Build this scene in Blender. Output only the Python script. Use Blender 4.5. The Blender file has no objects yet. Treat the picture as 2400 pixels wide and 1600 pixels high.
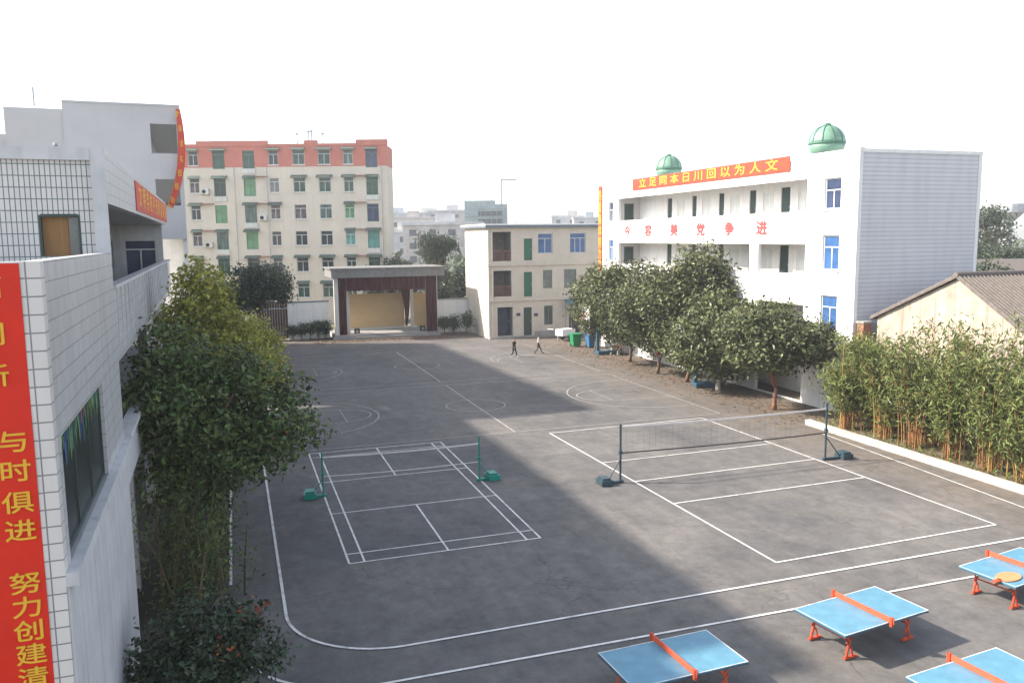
import bpy, bmesh, math, random
from mathutils import Vector, Matrix
import numpy as np

S = bpy.context.scene
COL = S.collection
R = math.radians
random.seed(7)
rng = np.random.default_rng(7)

# ------------------------------------------------------------------ camera
cam_d = bpy.data.cameras.new("camera"); cam = bpy.data.objects.new("camera", cam_d); COL.objects.link(cam)
pitch, roll, yaw = 0.1262, -0.011, 0.3261
fw = Vector((math.sin(yaw)*math.cos(pitch), math.cos(yaw)*math.cos(pitch), -math.sin(pitch)))
rr = Vector((math.cos(yaw), -math.sin(yaw), 0)); uu = rr.cross(fw)
r2 = rr*math.cos(roll)+uu*math.sin(roll); u2 = -rr*math.sin(roll)+uu*math.cos(roll)
cam.matrix_world = Matrix(((r2.x, u2.x, -fw.x, -2.877), (r2.y, u2.y, -fw.y, -23.889), (r2.z, u2.z, -fw.z, 9.623), (0, 0, 0, 1)))
cam_d.sensor_width = 36.0; cam_d.lens = 36.0*1929.96/2400.0; cam_d.clip_start = 0.1; cam_d.clip_end = 6000
S.camera = cam

# ------------------------------------------------------------------ sky, sun, exposure
LD = Vector((1.0, -0.40, -0.80)).normalized()          # direction the sunlight travels
sun_el = math.asin(-LD.z); to_sun = -LD
W = bpy.data.worlds.new("World"); S.world = W; W.use_nodes = True
nt = W.node_tree; nt.nodes.clear()
sky = nt.nodes.new("ShaderNodeTexSky"); sky.sky_type = 'NISHITA'; sky.sun_disc = False
sky.sun_elevation = sun_el; sky.sun_rotation = math.atan2(to_sun.x, to_sun.y)
sky.air_density = 1.0; sky.dust_density = 1.6; sky.ozone_density = 1.2; sky.altitude = 100
bg = nt.nodes.new("ShaderNodeBackground"); bg.inputs['Strength'].default_value = 0.132
out = nt.nodes.new("ShaderNodeOutputWorld")
hz_ = nt.nodes.new("ShaderNodeHueSaturation"); hz_.inputs['Saturation'].default_value = 0.55      # hazy, whitish sky
nt.links.new(sky.outputs[0], hz_.inputs['Color']); nt.links.new(hz_.outputs[0], bg.inputs[0]); nt.links.new(bg.outputs[0], out.inputs[0])
sl = bpy.data.lights.new("sun", 'SUN'); sl.energy = 3.5; sl.angle = R(1.6); sl.color = (1.0, 0.89, 0.76)
so = bpy.data.objects.new("sun", sl); COL.objects.link(so); so.rotation_euler = LD.to_track_quat('-Z', 'Y').to_euler()
S.view_settings.view_transform = 'Standard'; S.view_settings.look = 'None'
S.view_settings.exposure = 1.72; S.view_settings.gamma = 1.0; S.view_settings.use_curve_mapping = False
S.cycles.max_bounces = 8; S.cycles.volume_bounces = 0

# ------------------------------------------------------------------ materials
MATS = {}
def mat(name, col, rough=0.8, var=0.12, scale=3.0, bump=0.0, bscale=40.0, metal=0.0, streak=0.0, island=0.0, translucent=0.0, spec=0.3, stretch=None, dirt=None):
    """Procedural principled material: base colour broken up by noise, optional rain streaks and bump."""
    m = bpy.data.materials.new(name); m.use_nodes = True; n = m.node_tree.nodes; l = m.node_tree.links
    b = n["Principled BSDF"]; b.inputs['Roughness'].default_value = rough; b.inputs['Metallic'].default_value = metal
    b.inputs['Specular IOR Level'].default_value = spec
    tc = n.new("ShaderNodeTexCoord")
    src = tc.outputs['Object']
    if stretch:
        mp = n.new("ShaderNodeMapping"); mp.inputs['Scale'].default_value = stretch; l.new(src, mp.inputs[0]); src = mp.outputs[0]
    no = n.new("ShaderNodeTexNoise"); no.inputs['Scale'].default_value = scale; no.inputs['Detail'].default_value = 6; no.inputs['Roughness'].default_value = 0.65
    l.new(src, no.inputs['Vector'])
    rp = n.new("ShaderNodeMapRange"); rp.inputs[1].default_value = 0.3; rp.inputs[2].default_value = 0.7
    rp.inputs[3].default_value = 1-var; rp.inputs[4].default_value = 1+var; l.new(no.outputs[0], rp.inputs[0])
    mul = n.new("ShaderNodeMixRGB"); mul.blend_type = 'MULTIPLY'; mul.inputs[0].default_value = 1.0
    mul.inputs[1].default_value = (*col, 1); l.new(rp.outputs[0], mul.inputs[2]); cur = mul.outputs[0]
    if streak > 0:
        mp = n.new("ShaderNodeMapping"); mp.inputs['Scale'].default_value = (2.2, 2.2, 0.12); l.new(tc.outputs['Object'], mp.inputs[0])
        ns = n.new("ShaderNodeTexNoise"); ns.inputs['Scale'].default_value = 1.6; ns.inputs['Detail'].default_value = 5; l.new(mp.outputs[0], ns.inputs[0])
        rs = n.new("ShaderNodeMapRange"); rs.inputs[1].default_value = 0.5; rs.inputs[2].default_value = 0.75; rs.inputs[3].default_value = 0; rs.inputs[4].default_value = streak
        l.new(ns.outputs[0], rs.inputs[0])
        mx = n.new("ShaderNodeMixRGB"); mx.blend_type = 'MIX'; l.new(rs.outputs[0], mx.inputs[0]); l.new(cur, mx.inputs[1])
        mx.inputs[2].default_value = (*(dirt or (0.22, 0.20, 0.17)), 1); cur = mx.outputs[0]
    if island > 0:
        g = n.new("ShaderNodeNewGeometry"); hs = n.new("ShaderNodeHueSaturation")
        r1 = n.new("ShaderNodeMapRange"); r1.inputs[3].default_value = 1-island; r1.inputs[4].default_value = 1+island*1.3; l.new(g.outputs['Random Per Island'], r1.inputs[0])
        l.new(r1.outputs[0], hs.inputs['Value'])
        r3 = n.new("ShaderNodeMapRange"); r3.inputs[3].default_value = 0.47; r3.inputs[4].default_value = 0.52
        ml = n.new("ShaderNodeMath"); ml.operation = 'MULTIPLY'; ml.inputs[1].default_value = 7.31; fr = n.new("ShaderNodeMath"); fr.operation = 'FRACT'
        l.new(g.outputs['Random Per Island'], ml.inputs[0]); l.new(ml.outputs[0], fr.inputs[0]); l.new(fr.outputs[0], r3.inputs[0]); l.new(r3.outputs[0], hs.inputs['Hue'])
        l.new(cur, hs.inputs['Color']); cur = hs.outputs[0]
    l.new(cur, b.inputs['Base Color'])
    if bump > 0:
        nb = n.new("ShaderNodeTexNoise"); nb.inputs['Scale'].default_value = bscale; nb.inputs['Detail'].default_value = 4; l.new(tc.outputs['Object'], nb.inputs['Vector'])
        bp = n.new("ShaderNodeBump"); bp.inputs['Strength'].default_value = bump; bp.inputs['Distance'].default_value = 0.02; l.new(nb.outputs[0], bp.inputs['Height']); l.new(bp.outputs[0], b.inputs['Normal'])
    if translucent > 0:
        tr = n.new("ShaderNodeBsdfTranslucent"); l.new(cur, tr.inputs[0]); mxs = n.new("ShaderNodeMixShader"); mxs.inputs[0].default_value = translucent
        l.new(b.outputs[0], mxs.inputs[1]); l.new(tr.outputs[0], mxs.inputs[2]); l.new(mxs.outputs[0], n["Material Output"].inputs[0])
    MATS[name] = m
    return m

def tile_mat(name, tile, joint, w, h, mortar, axis, offset=0.0, rough=0.35, streak=0.25, var=0.06):
    """Tiles with dark joints; axis says which object axis runs along the wall ('x' or 'y')."""
    m = bpy.data.materials.new(name); m.use_nodes = True; n = m.node_tree.nodes; l = m.node_tree.links
    b = n["Principled BSDF"]; b.inputs['Roughness'].default_value = rough
    tc = n.new("ShaderNodeTexCoord"); sp = n.new("ShaderNodeSeparateXYZ"); cb = n.new("ShaderNodeCombineXYZ"); l.new(tc.outputs['Object'], sp.inputs[0])
    ad = n.new("ShaderNodeMath"); ad.operation = 'ADD'; ad.inputs[1].default_value = 0.13; l.new(sp.outputs[0 if axis == 'x' else 1], ad.inputs[0]); l.new(ad.outputs[0], cb.inputs[0]); l.new(sp.outputs[2], cb.inputs[1])
    br = n.new("ShaderNodeTexBrick"); br.offset = offset; br.squash = 1.0
    br.inputs['Color1'].default_value = (*tile, 1); br.inputs['Color2'].default_value = (*[c*(1-var) for c in tile], 1); br.inputs['Mortar'].default_value = (*joint, 1)
    br.inputs['Scale'].default_value = 1.0; br.inputs['Mortar Size'].default_value = mortar; br.inputs['Mortar Smooth'].default_value = 0.1
    br.inputs['Brick Width'].default_value = w; br.inputs['Row Height'].default_value = h
    l.new(cb.outputs[0], br.inputs[0])
    mp = n.new("ShaderNodeMapping"); mp.inputs['Scale'].default_value = (1.5, 1.5, 0.2); l.new(tc.outputs['Object'], mp.inputs[0])
    ns = n.new("ShaderNodeTexNoise"); ns.inputs['Scale'].default_value = 1.5; ns.inputs['Detail'].default_value = 6; l.new(mp.outputs[0], ns.inputs[0])
    rs = n.new("ShaderNodeMapRange"); rs.inputs[1].default_value = 0.45; rs.inputs[2].default_value = 0.8; rs.inputs[3].default_value = 1.0; rs.inputs[4].default_value = 1-streak; l.new(ns.outputs[0], rs.inputs[0])
    mul = n.new("ShaderNodeMixRGB"); mul.blend_type = 'MULTIPLY'; mul.inputs[0].default_value = 1; l.new(br.outputs[0], mul.inputs[1]); l.new(rs.outputs[0], mul.inputs[2])
    l.new(mul.outputs[0], b.inputs['Base Color'])
    bp = n.new("ShaderNodeBump"); bp.inputs['Strength'].default_value = 0.3; bp.inputs['Distance'].default_value = 0.01; bp.invert = True; l.new(br.outputs['Fac'], bp.inputs['Height']); l.new(bp.outputs[0], b.inputs['Normal'])
    MATS[name] = m
    return m

def asphalt_mat():
    m = bpy.data.materials.new("yard_asphalt"); m.use_nodes = True; n = m.node_tree.nodes; l = m.node_tree.links
    b = n["Principled BSDF"]; b.inputs['Roughness'].default_value = 0.85; b.inputs['Specular IOR Level'].default_value = 0.25
    tc = n.new("ShaderNodeTexCoord")
    def noise(scale, stretch=(1, 1, 1), detail=6, rough=0.6, rot=0.0):
        mp = n.new("ShaderNodeMapping"); mp.inputs['Scale'].default_value = stretch; mp.inputs['Rotation'].default_value = (0, 0, rot); l.new(tc.outputs['Object'], mp.inputs[0])
        x = n.new("ShaderNodeTexNoise"); x.inputs['Scale'].default_value = scale; x.inputs['Detail'].default_value = detail; x.inputs['Roughness'].default_value = rough; l.new(mp.outputs[0], x.inputs[0]); return x.outputs[0]
    def rng_(v, a, c, d, e):
        x = n.new("ShaderNodeMapRange"); x.inputs[1].default_value = a; x.inputs[2].default_value = c; x.inputs[3].default_value = d; x.inputs[4].default_value = e; l.new(v, x.inputs[0]); return x.outputs[0]
    def mix(f, a, c):
        x = n.new("ShaderNodeMixRGB"); l.new(f, x.inputs[0])
        for i, v in ((1, a), (2, c)):
            if isinstance(v, tuple): x.inputs[i].default_value = (*v, 1)
            else: l.new(v, x.inputs[i])
        return x.outputs[0]
    def mulc(a, v):
        x = n.new("ShaderNodeMixRGB"); x.blend_type = 'MULTIPLY'; x.inputs[0].default_value = 1; l.new(a, x.inputs[1]); l.new(v, x.inputs[2]); return x.outputs[0]
    cur = mix(rng_(noise(0.16), 0.35, 0.65, 0, 1), (0.084, 0.083, 0.084), (0.138, 0.131, 0.124))
    cur = mix(rng_(noise(0.55, (1, 0.35, 1), rot=R(28)), 0.5, 0.75, 0, 0.40), cur, (0.056, 0.055, 0.056))       # scuffed darker sweeps
    cur = mix(rng_(noise(0.35, (0.5, 1, 1), rot=R(-20)), 0.5, 0.75, 0, 0.6), cur, (0.148, 0.136, 0.120))          # dusty paler patches
    sp = n.new("ShaderNodeSeparateXYZ"); l.new(tc.outputs['Object'], sp.inputs[0])
    # soil and leaf litter trodden in along the tree row (x > 22) and in front of the stage
    e = rng_(sp.outputs[0], 19.0, 25.5, 0, 1); en = rng_(noise(0.9), 0.3, 0.7, 0.25, 1.0)
    mm = n.new("ShaderNodeMath"); mm.operation = 'MULTIPLY'; l.new(e, mm.inputs[0]); l.new(en, mm.inputs[1])
    cur = mix(mm.outputs[0], cur, (0.135, 0.105, 0.075))
    e2 = rng_(sp.outputs[1], 49.5, 54.5, 0, 0.8); mm2 = n.new("ShaderNodeMath"); mm2.operation = 'MULTIPLY'; l.new(e2, mm2.inputs[0]); l.new(en, mm2.inputs[1])
    cur = mix(mm2.outputs[0], cur, (0.13, 0.10, 0.075))
    # soil under the left tree strip
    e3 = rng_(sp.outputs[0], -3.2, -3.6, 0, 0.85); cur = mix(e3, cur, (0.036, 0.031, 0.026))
    cur = mulc(cur, rng_(noise(1.6, detail=10, rough=0.8), 0.32, 0.68, 0.70, 1.28))
    cur = mulc(cur, rng_(noise(2.6, (1.0, 0.12, 1.0), rot=R(35)), 0.48, 0.75, 1.03, 0.86))
    cur = mulc(cur, rng_(noise(45, detail=3), 0.3, 0.7, 0.78, 1.2))
    vo = n.new("ShaderNodeTexVoronoi"); vo.feature = 'DISTANCE_TO_EDGE'; vo.inputs['Scale'].default_value = 0.28
    wm = n.new("ShaderNodeMixRGB"); wm.blend_type = 'ADD'; wm.inputs[0].default_value = 0.9; l.new(tc.outputs['Object'], wm.inputs[1]); nz = n.new("ShaderNodeTexNoise"); nz.inputs['Scale'].default_value = 1.1; nz.inputs['Detail'].default_value = 5; l.new(tc.outputs['Object'], nz.inputs[0]); l.new(nz.outputs['Color'], wm.inputs[2]); l.new(wm.outputs[0], vo.inputs['Vector'])
    cr = n.new("ShaderNodeMath"); cr.operation = 'MULTIPLY'; l.new(rng_(vo.outputs['Distance'], 0.0, 0.007, 0.55, 0.0), cr.inputs[0]); l.new(rng_(noise(0.25), 0.45, 0.6, 0, 1), cr.inputs[1])
    cur = mix(cr.outputs[0], cur, (0.03, 0.03, 0.03))
    l.new(cur, b.inputs['Base Color'])
    bp = n.new("ShaderNodeBump"); bp.inputs['Strength'].default_value = 0.35; bp.inputs['Distance'].default_value = 0.01; l.new(noise(60, detail=4), bp.inputs['Height']); l.new(bp.outputs[0], b.inputs['Normal'])
    return m

def glass_mat(name, col, rough=0.08):
    m = mat(name, col, rough=rough, var=0.35, scale=1.3, spec=0.5); return m

def paint_mat():
    """Worn white line paint: lets the asphalt colour through in patches."""
    m = mat("line_paint", (0.62, 0.61, 0.585), rough=0.8, var=0.15, scale=4, streak=0)
    n = m.node_tree.nodes; l = m.node_tree.links; b = n["Principled BSDF"]
    src = b.inputs['Base Color'].links[0].from_socket
    tc = n.new("ShaderNodeTexCoord"); no = n.new("ShaderNodeTexNoise"); no.inputs['Scale'].default_value = 1.7; no.inputs['Detail'].default_value = 9; no.inputs['Roughness'].default_value = 0.75
    l.new(tc.outputs['Object'], no.inputs[0]); mr = n.new("ShaderNodeMapRange"); mr.inputs[1].default_value = 0.5; mr.inputs[2].default_value = 0.68; mr.inputs[3].default_value = 0; mr.inputs[4].default_value = 0.75; l.new(no.outputs[0], mr.inputs[0])
    mx = n.new("ShaderNodeMixRGB"); l.new(mr.outputs[0], mx.inputs[0]); l.new(src, mx.inputs[1]); mx.inputs[2].default_value = (0.16, 0.155, 0.15, 1); l.new(mx.outputs[0], b.inputs['Base Color'])
    return m

M_asphalt = asphalt_mat()
M_line = paint_mat()
M_line2 = mat("faded_line_paint", (0.29, 0.28, 0.265), var=0.4, scale=2.5)
M_ground = mat("bare_earth", (0.16, 0.14, 0.10), rough=0.95, var=0.3, scale=0.3, bump=0.3, bscale=8)
M_soil = mat("bed_soil", (0.13, 0.10, 0.07), rough=0.95, var=0.35, scale=2.2, bump=0.6, bscale=15)
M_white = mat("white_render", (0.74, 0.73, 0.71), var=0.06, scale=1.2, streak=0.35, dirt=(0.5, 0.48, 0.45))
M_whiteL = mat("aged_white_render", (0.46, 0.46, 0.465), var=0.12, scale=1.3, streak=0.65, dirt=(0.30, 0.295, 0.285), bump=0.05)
M_greyL = mat("grey_render", (0.43, 0.425, 0.43), var=0.06, scale=0.5, streak=0.15, dirt=(0.36, 0.36, 0.37))
M_concrete = mat("concrete", (0.27, 0.265, 0.255), var=0.15, scale=1.5, streak=0.35, bump=0.15)
M_corrshade = mat("shaded_corridor_paint", (0.075, 0.08, 0.078), var=0.15, streak=0.2, dirt=(0.1, 0.1, 0.1))  # lower corridor walls: shade of the enclosed corridor put into a dark base colour
M_dark = mat("shadowy_interior", (0.05, 0.05, 0.05), var=0.2)
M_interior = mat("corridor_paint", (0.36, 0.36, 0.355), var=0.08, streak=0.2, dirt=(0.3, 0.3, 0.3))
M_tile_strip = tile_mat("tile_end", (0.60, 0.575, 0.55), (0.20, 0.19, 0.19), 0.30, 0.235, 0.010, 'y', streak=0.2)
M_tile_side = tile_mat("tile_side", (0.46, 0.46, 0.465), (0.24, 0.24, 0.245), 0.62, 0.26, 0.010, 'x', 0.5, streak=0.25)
M_tile_small = tile_mat("tile_small", (0.55, 0.53, 0.51), (0.10, 0.13, 0.13), 0.100, 0.245, 0.011, 'y', streak=0.15)
M_tile_gable = tile_mat("tile_gable", (0.53, 0.53, 0.55), (0.38, 0.385, 0.41), 60.0, 0.22, 0.028, 'y', 0.5, streak=0.12)
M_cream = mat("cream_render", (0.54, 0.485, 0.40), var=0.10, scale=1.1, streak=0.22, dirt=(0.42, 0.39, 0.34))
M_apt = mat("apartment_cream", (0.55, 0.50, 0.415), var=0.08, scale=0.5, streak=0.25, dirt=(0.36, 0.34, 0.30))
M_aptred = mat("apartment_red", (0.46, 0.165, 0.125), var=0.12, scale=1.0, streak=0.15, dirt=(0.4, 0.2, 0.15))
M_aptwhite = mat("bay_white", (0.54, 0.54, 0.50), var=0.08, scale=1.0, streak=0.2)
M_gA = glass_mat("glass_green", (0.02, 0.06, 0.045)); M_gB = glass_mat("glass_dark", (0.015, 0.025, 0.028)); M_gC = glass_mat("glass_bright_green", (0.09, 0.22, 0.11)); M_gD = glass_mat("glass_teal", (0.08, 0.25, 0.23))
M_gF = mat('glass_half_curtain', (0.06, 0.10, 0.09), rough=0.15, var=0.85, scale=1.6, stretch=(3, 1, .5), spec=0.5); M_gG = mat('glass_with_laundry', (0.09, 0.075, 0.08), rough=0.2, var=0.9, scale=2.4, spec=0.4); M_gE = glass_mat("curtained_glass", (0.12, 0.13, 0.125)); M_gblue = glass_mat("glass_blue", (0.04, 0.10, 0.24)); M_gnavy = glass_mat("glass_navy", (0.035, 0.05, 0.10))
M_frame = mat("pale_frame", (0.55, 0.57, 0.55), rough=0.4, var=0.05)
M_frameg = mat("green_frame", (0.10, 0.20, 0.15), rough=0.5, var=0.1)
M_awn = mat("awning_green", (0.07, 0.10, 0.085), rough=0.7, var=0.25, scale=6)
M_rust = mat("rust_ledge", (0.28, 0.12, 0.09), var=0.3, scale=5)
M_metal = mat("grey_metal", (0.30, 0.31, 0.32), rough=0.45, metal=0.6, var=0.15)
M_door = mat("green_door", (0.02, 0.12, 0.07), rough=0.5, var=0.15)
M_doordk = mat("dark_door", (0.03, 0.055, 0.05), rough=0.5, var=0.2)
M_roofdk = mat("roof_edge", (0.13, 0.16, 0.19), var=0.2, rough=0.7)
M_maroon = mat("maroon_cloth", (0.05, 0.003, 0.008), rough=0.85, var=0.30, scale=2.5, stretch=(6, 6, 0.4))
M_tan = mat("tan_board", (0.50, 0.36, 0.19), var=0.06, scale=1.5)
M_red = mat("banner_red", (0.60, 0.018, 0.004), rough=0.6, var=0.08, scale=2)
M_red2 = mat("banner_orange_red", (0.50, 0.05, 0.022), rough=0.6, var=0.15, scale=2)
M_yellow = mat("banner_yellow", (0.70, 0.40, 0.03), rough=0.6, var=0.08)
M_redlet = mat("red_lettering", (0.45, 0.06, 0.06), rough=0.6, var=0.2)
M_brownwin = mat("brown_curtain", (0.26, 0.14, 0.055), var=0.18, scale=2.0, stretch=(8, 8, 0.3))
M_dome = mat("green_tank", (0.15, 0.27, 0.20), rough=0.45, var=0.15, scale=2.5)
M_domed = mat("green_tank_rib", (0.05, 0.13, 0.09), rough=0.5, var=0.1)
M_bark = mat("bark", (0.13, 0.085, 0.055), var=0.35, scale=6, bump=0.6, bscale=25, rough=0.95)
M_barkr = mat("reddish_bark", (0.20, 0.095, 0.06), var=0.35, scale=6, bump=0.6, bscale=25, rough=0.95)
M_lime = mat("limewash", (0.55, 0.53, 0.48), var=0.15)
M_leafD = mat("leaf_dark", (0.064, 0.100, 0.028), rough=0.45, var=0.4, scale=0.6, island=0.7, translucent=0.15)
M_leafY = mat("leaf_yellow_green", (0.29, 0.30, 0.055), rough=0.55, var=0.3, scale=0.6, island=0.45, translucent=0.35)
M_leafO = mat("leaf_olive", (0.090, 0.106, 0.045), rough=0.42, var=0.35, scale=0.6, island=0.7, translucent=0.18)
M_leafB = mat("leaf_bamboo", (0.130, 0.160, 0.05), rough=0.5, var=0.3, scale=0.7, island=0.5, translucent=0.30)
M_leafF = mat("leaf_far", (0.055, 0.075, 0.045), rough=0.7, var=0.3, scale=0.3, island=0.4, translucent=0.2)
M_leafS = mat("leaf_shrub", (0.032, 0.054, 0.028), rough=0.33, var=0.3, scale=0.8, island=0.8, translucent=0.2)
M_leafR = mat("leaf_autumn", (0.30, 0.09, 0.03), rough=0.6, var=0.3, island=0.4, translucent=0.3)
M_cane = mat("bamboo_cane", (0.30, 0.17, 0.06), var=0.3, scale=3, island=0.45, rough=0.7)
M_stem = mat("dry_stem", (0.075, 0.06, 0.028), var=0.3, scale=3, island=0.4, rough=0.85)
M_ttblue = mat("table_blue", (0.09, 0.225, 0.31), rough=0.4, var=0.16, scale=2.5)
M_ttdark = mat("table_edge", (0.05, 0.09, 0.13), rough=0.5)
M_orange = mat("orange_paint", (0.46, 0.07, 0.03), rough=0.5, var=0.3)
M_orangenet = mat("orange_net", (0.58, 0.10, 0.05), rough=0.6, var=0.1)
M_postblue = mat("post_blue_grey", (0.03, 0.055, 0.07), rough=0.5, var=0.15)
M_postgreen = mat("post_green", (0.01, 0.20, 0.15), rough=0.4, var=0.12)
M_hoopblue = mat("hoop_blue", (0.03, 0.085, 0.13), rough=0.4, var=0.12)
M_netdk = mat("net_cord", (0.06, 0.05, 0.05), rough=0.9)
M_nettape = mat("net_tape", (0.60, 0.55, 0.52), rough=0.8, var=0.1)
M_netgreen = mat("net_green", (0.08, 0.22, 0.17), rough=0.9)
M_plaster = mat("stained_plaster", (0.35, 0.305, 0.25), var=0.28, scale=1.1, streak=0.9, dirt=(0.20, 0.145, 0.11), bump=0.2)
M_rooftile = mat("old_roof_tile", (0.125, 0.108, 0.095), var=0.35, scale=6, bump=0.8, bscale=12, stretch=(6, 0.8, 1))
M_kerb = mat("white_kerb", (0.46, 0.43, 0.375), var=0.5, scale=1.6, bump=0.1)
M_skin = mat("skin", (0.42, 0.25, 0.17), rough=0.6, var=0.05); M_hair = mat("black_hair", (0.015, 0.013, 0.012), rough=0.6, var=0.2)
M_clothk = mat("black_cloth", (0.02, 0.022, 0.028), var=0.2); M_clothw = mat("cream_cloth", (0.50, 0.46, 0.38), var=0.1); M_clothb = mat("brown_cloth", (0.06, 0.05, 0.035), var=0.2)
M_clothr = mat("dull_red_cloth", (0.22, 0.07, 0.05), var=0.2); M_shoe = mat("white_shoe", (0.5, 0.5, 0.5), var=0.1)
M_bin = mat("bin_green", (0.01, 0.20, 0.07), rough=0.4, var=0.1); M_binb = mat("bin_blue", (0.04, 0.14, 0.30), rough=0.4, var=0.1)
M_black = mat("black_plastic", (0.02, 0.02, 0.022), rough=0.5, var=0.1)
M_canopy = mat("canopy_blue", (0.03, 0.14, 0.20), rough=0.6, var=0.15)
M_cartw = mat("cart_white", (0.65, 0.66, 0.68), rough=0.4, var=0.08)
M_hazeb = [mat("far_wall_%d" % i, c, var=0.25, scale=0.35) for i, c in enumerate([(0.46, 0.46, 0.46), (0.40, 0.42, 0.44), (0.52, 0.50, 0.47), (0.42, 0.385, 0.36)])]
M_farwin = mat("far_window", (0.10, 0.11, 0.12), var=0.3)
M_scaf = mat("scaffold_net", (0.30, 0.36, 0.36), var=0.25, scale=0.5)

# ------------------------------------------------------------------ mesh helpers
class MB:
    def __init__(s): s.v = []; s.f = []; s.m = []
    def add(s, vs, fs, m=0):
        o = len(s.v); s.v += [tuple(v) for v in vs]; s.f += [tuple(i+o for i in f) for f in fs]; s.m += [m]*len(fs); return s
    def box(s, x0, x1, y0, y1, z0, z1, m=0):
        return s.add([(x0, y0, z0), (x1, y0, z0), (x1, y1, z0), (x0, y1, z0), (x0, y0, z1), (x1, y0, z1), (x1, y1, z1), (x0, y1, z1)],
                     [(0, 3, 2, 1), (4, 5, 6, 7), (0, 1, 5, 4), (1, 2, 6, 5), (2, 3, 7, 6), (3, 0, 4, 7)], m)
    def quad(s, a, b, c, d, m=0): return s.add([a, b, c, d], [(0, 1, 2, 3)], m)
    def panel(s, u0, u1, z0, z1, y0, y1, holes=(), m=0, axis='x'):
        """Wall slab u0..u1 x z0..z1 between depths y0 (outer) and y1, with rectangular holes (ua,ub,za,zb)."""
        us = sorted({u0, u1, *[h[0] for h in holes], *[h[1] for h in holes]}); zs = sorted({z0, z1, *[h[2] for h in holes], *[h[3] for h in holes]})
        us = [u for u in us if u0 <= u <= u1]; zs = [z for z in zs if z0 <= z <= z1]
        def solid(i, j):
            if i < 0 or j < 0 or i >= len(us)-1 or j >= len(zs)-1: return False
            cu = (us[i]+us[i+1])/2; cz = (zs[j]+zs[j+1])/2
            return not any(h[0] < cu < h[1] and h[2] < cz < h[3] for h in holes)
        P = (lambda u, y, z: (u, y, z)) if axis == 'x' else (lambda u, y, z: (y, u, z))
        for i in range(len(us)-1):
            for j in range(len(zs)-1):
                if not solid(i, j): continue
                a, b, c, d = us[i], us[i+1], zs[j], zs[j+1]
                s.quad(P(a, y0, c), P(b, y0, c), P(b, y0, d), P(a, y0, d), m); s.quad(P(a, y1, c), P(a, y1, d), P(b, y1, d), P(b, y1, c), m)
                if not solid(i-1, j): s.quad(P(a, y0, c), P(a, y0, d), P(a, y1, d), P(a, y1, c), m)
                if not solid(i+1, j): s.quad(P(b, y0, c), P(b, y1, c), P(b, y1, d), P(b, y0, d), m)
                if not solid(i, j-1): s.quad(P(a, y0, c), P(a, y1, c), P(b, y1, c), P(b, y0, c), m)
                if not solid(i, j+1): s.quad(P(a, y0, d), P(b, y0, d), P(b, y1, d), P(a, y1, d), m)
        return s
    def tube(s, pts, rads, n=8, m=0, cap=True):
        pts = [Vector(p) for p in pts]
        if not isinstance(rads, (list, tuple)): rads = [rads]*len(pts)
        rings = []
        for i, p in enumerate(pts):
            d = (pts[min(i+1, len(pts)-1)]-pts[max(i-1, 0)]).normalized()
            a = d.cross(Vector((0, 0, 1)) if abs(d.z) < 0.9 else Vector((1, 0, 0))).normalized(); b = d.cross(a)
            rings.append([p+(a*math.cos(2*math.pi*k/n)+b*math.sin(2*math.pi*k/n))*rads[i] for k in range(n)])
        vs = [v for r in rings for v in r]; fs = []
        for i in range(len(pts)-1):
            for k in range(n): fs.append((i*n+k, i*n+(k+1) % n, (i+1)*n+(k+1) % n, (i+1)*n+k))
        if cap: fs.append(tuple(range(n-1, -1, -1))); fs.append(tuple((len(pts)-1)*n+k for k in range(n)))
        return s.add(vs, fs, m)
    def lathe(s, prof, c=(0, 0, 0), n=24, m=0):
        vs = []; fs = []
        for (r, z) in prof:
            for k in range(n): vs.append((c[0]+r*math.cos(2*math.pi*k/n), c[1]+r*math.sin(2*math.pi*k/n), c[2]+z))
        for i in range(len(prof)-1):
            for k in range(n): fs.append((i*n+k, i*n+(k+1) % n, (i+1)*n+(k+1) % n, (i+1)*n+k))
        fs.append(tuple(range(n-1, -1, -1))); fs.append(tuple((len(prof)-1)*n+k for k in range(n)))
        return s.add(vs, fs, m)
    def line(s, pts, w, z=0.012, closed=False, m=0):
        """Painted line of width w along 2-D points."""
        P = [Vector((p[0], p[1])) for p in pts]; n = len(P); L = []; Rr = []
        for i in range(n):
            a = P[i-1] if (i > 0 or closed) else P[i]; b = P[(i+1) % n] if (i < n-1 or closed) else P[i]
            d = (b-a).normalized(); nn = Vector((-d.y, d.x))*w/2; L.append(P[i]+nn); Rr.append(P[i]-nn)
        vs = [(p.x, p.y, z) for p in L]+[(p.x, p.y, z) for p in Rr]
        fs = [(i+n, (i+1) % n+n, (i+1) % n, i) for i in range(n if closed else n-1)]
        return s.add(vs, fs, m)
    def build(s, name, mats, parent=None, loc=(0, 0, 0), smooth=False, rz=0.0):
        me = bpy.data.meshes.new(name); me.from_pydata(s.v, [], s.f)
        mats = mats if isinstance(mats, (list, tuple)) else [mats]
        for x in mats: me.materials.append(x)
        if len(mats) > 1: me.polygons.foreach_set("material_index", s.m)
        if smooth: me.polygons.foreach_set("use_smooth", [True]*len(me.polygons))
        me.update(); o = bpy.data.objects.new(name, me); COL.objects.link(o); o.location = loc; o.rotation_euler = (0, 0, rz)
        if parent: o.parent = parent
        return o

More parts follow.
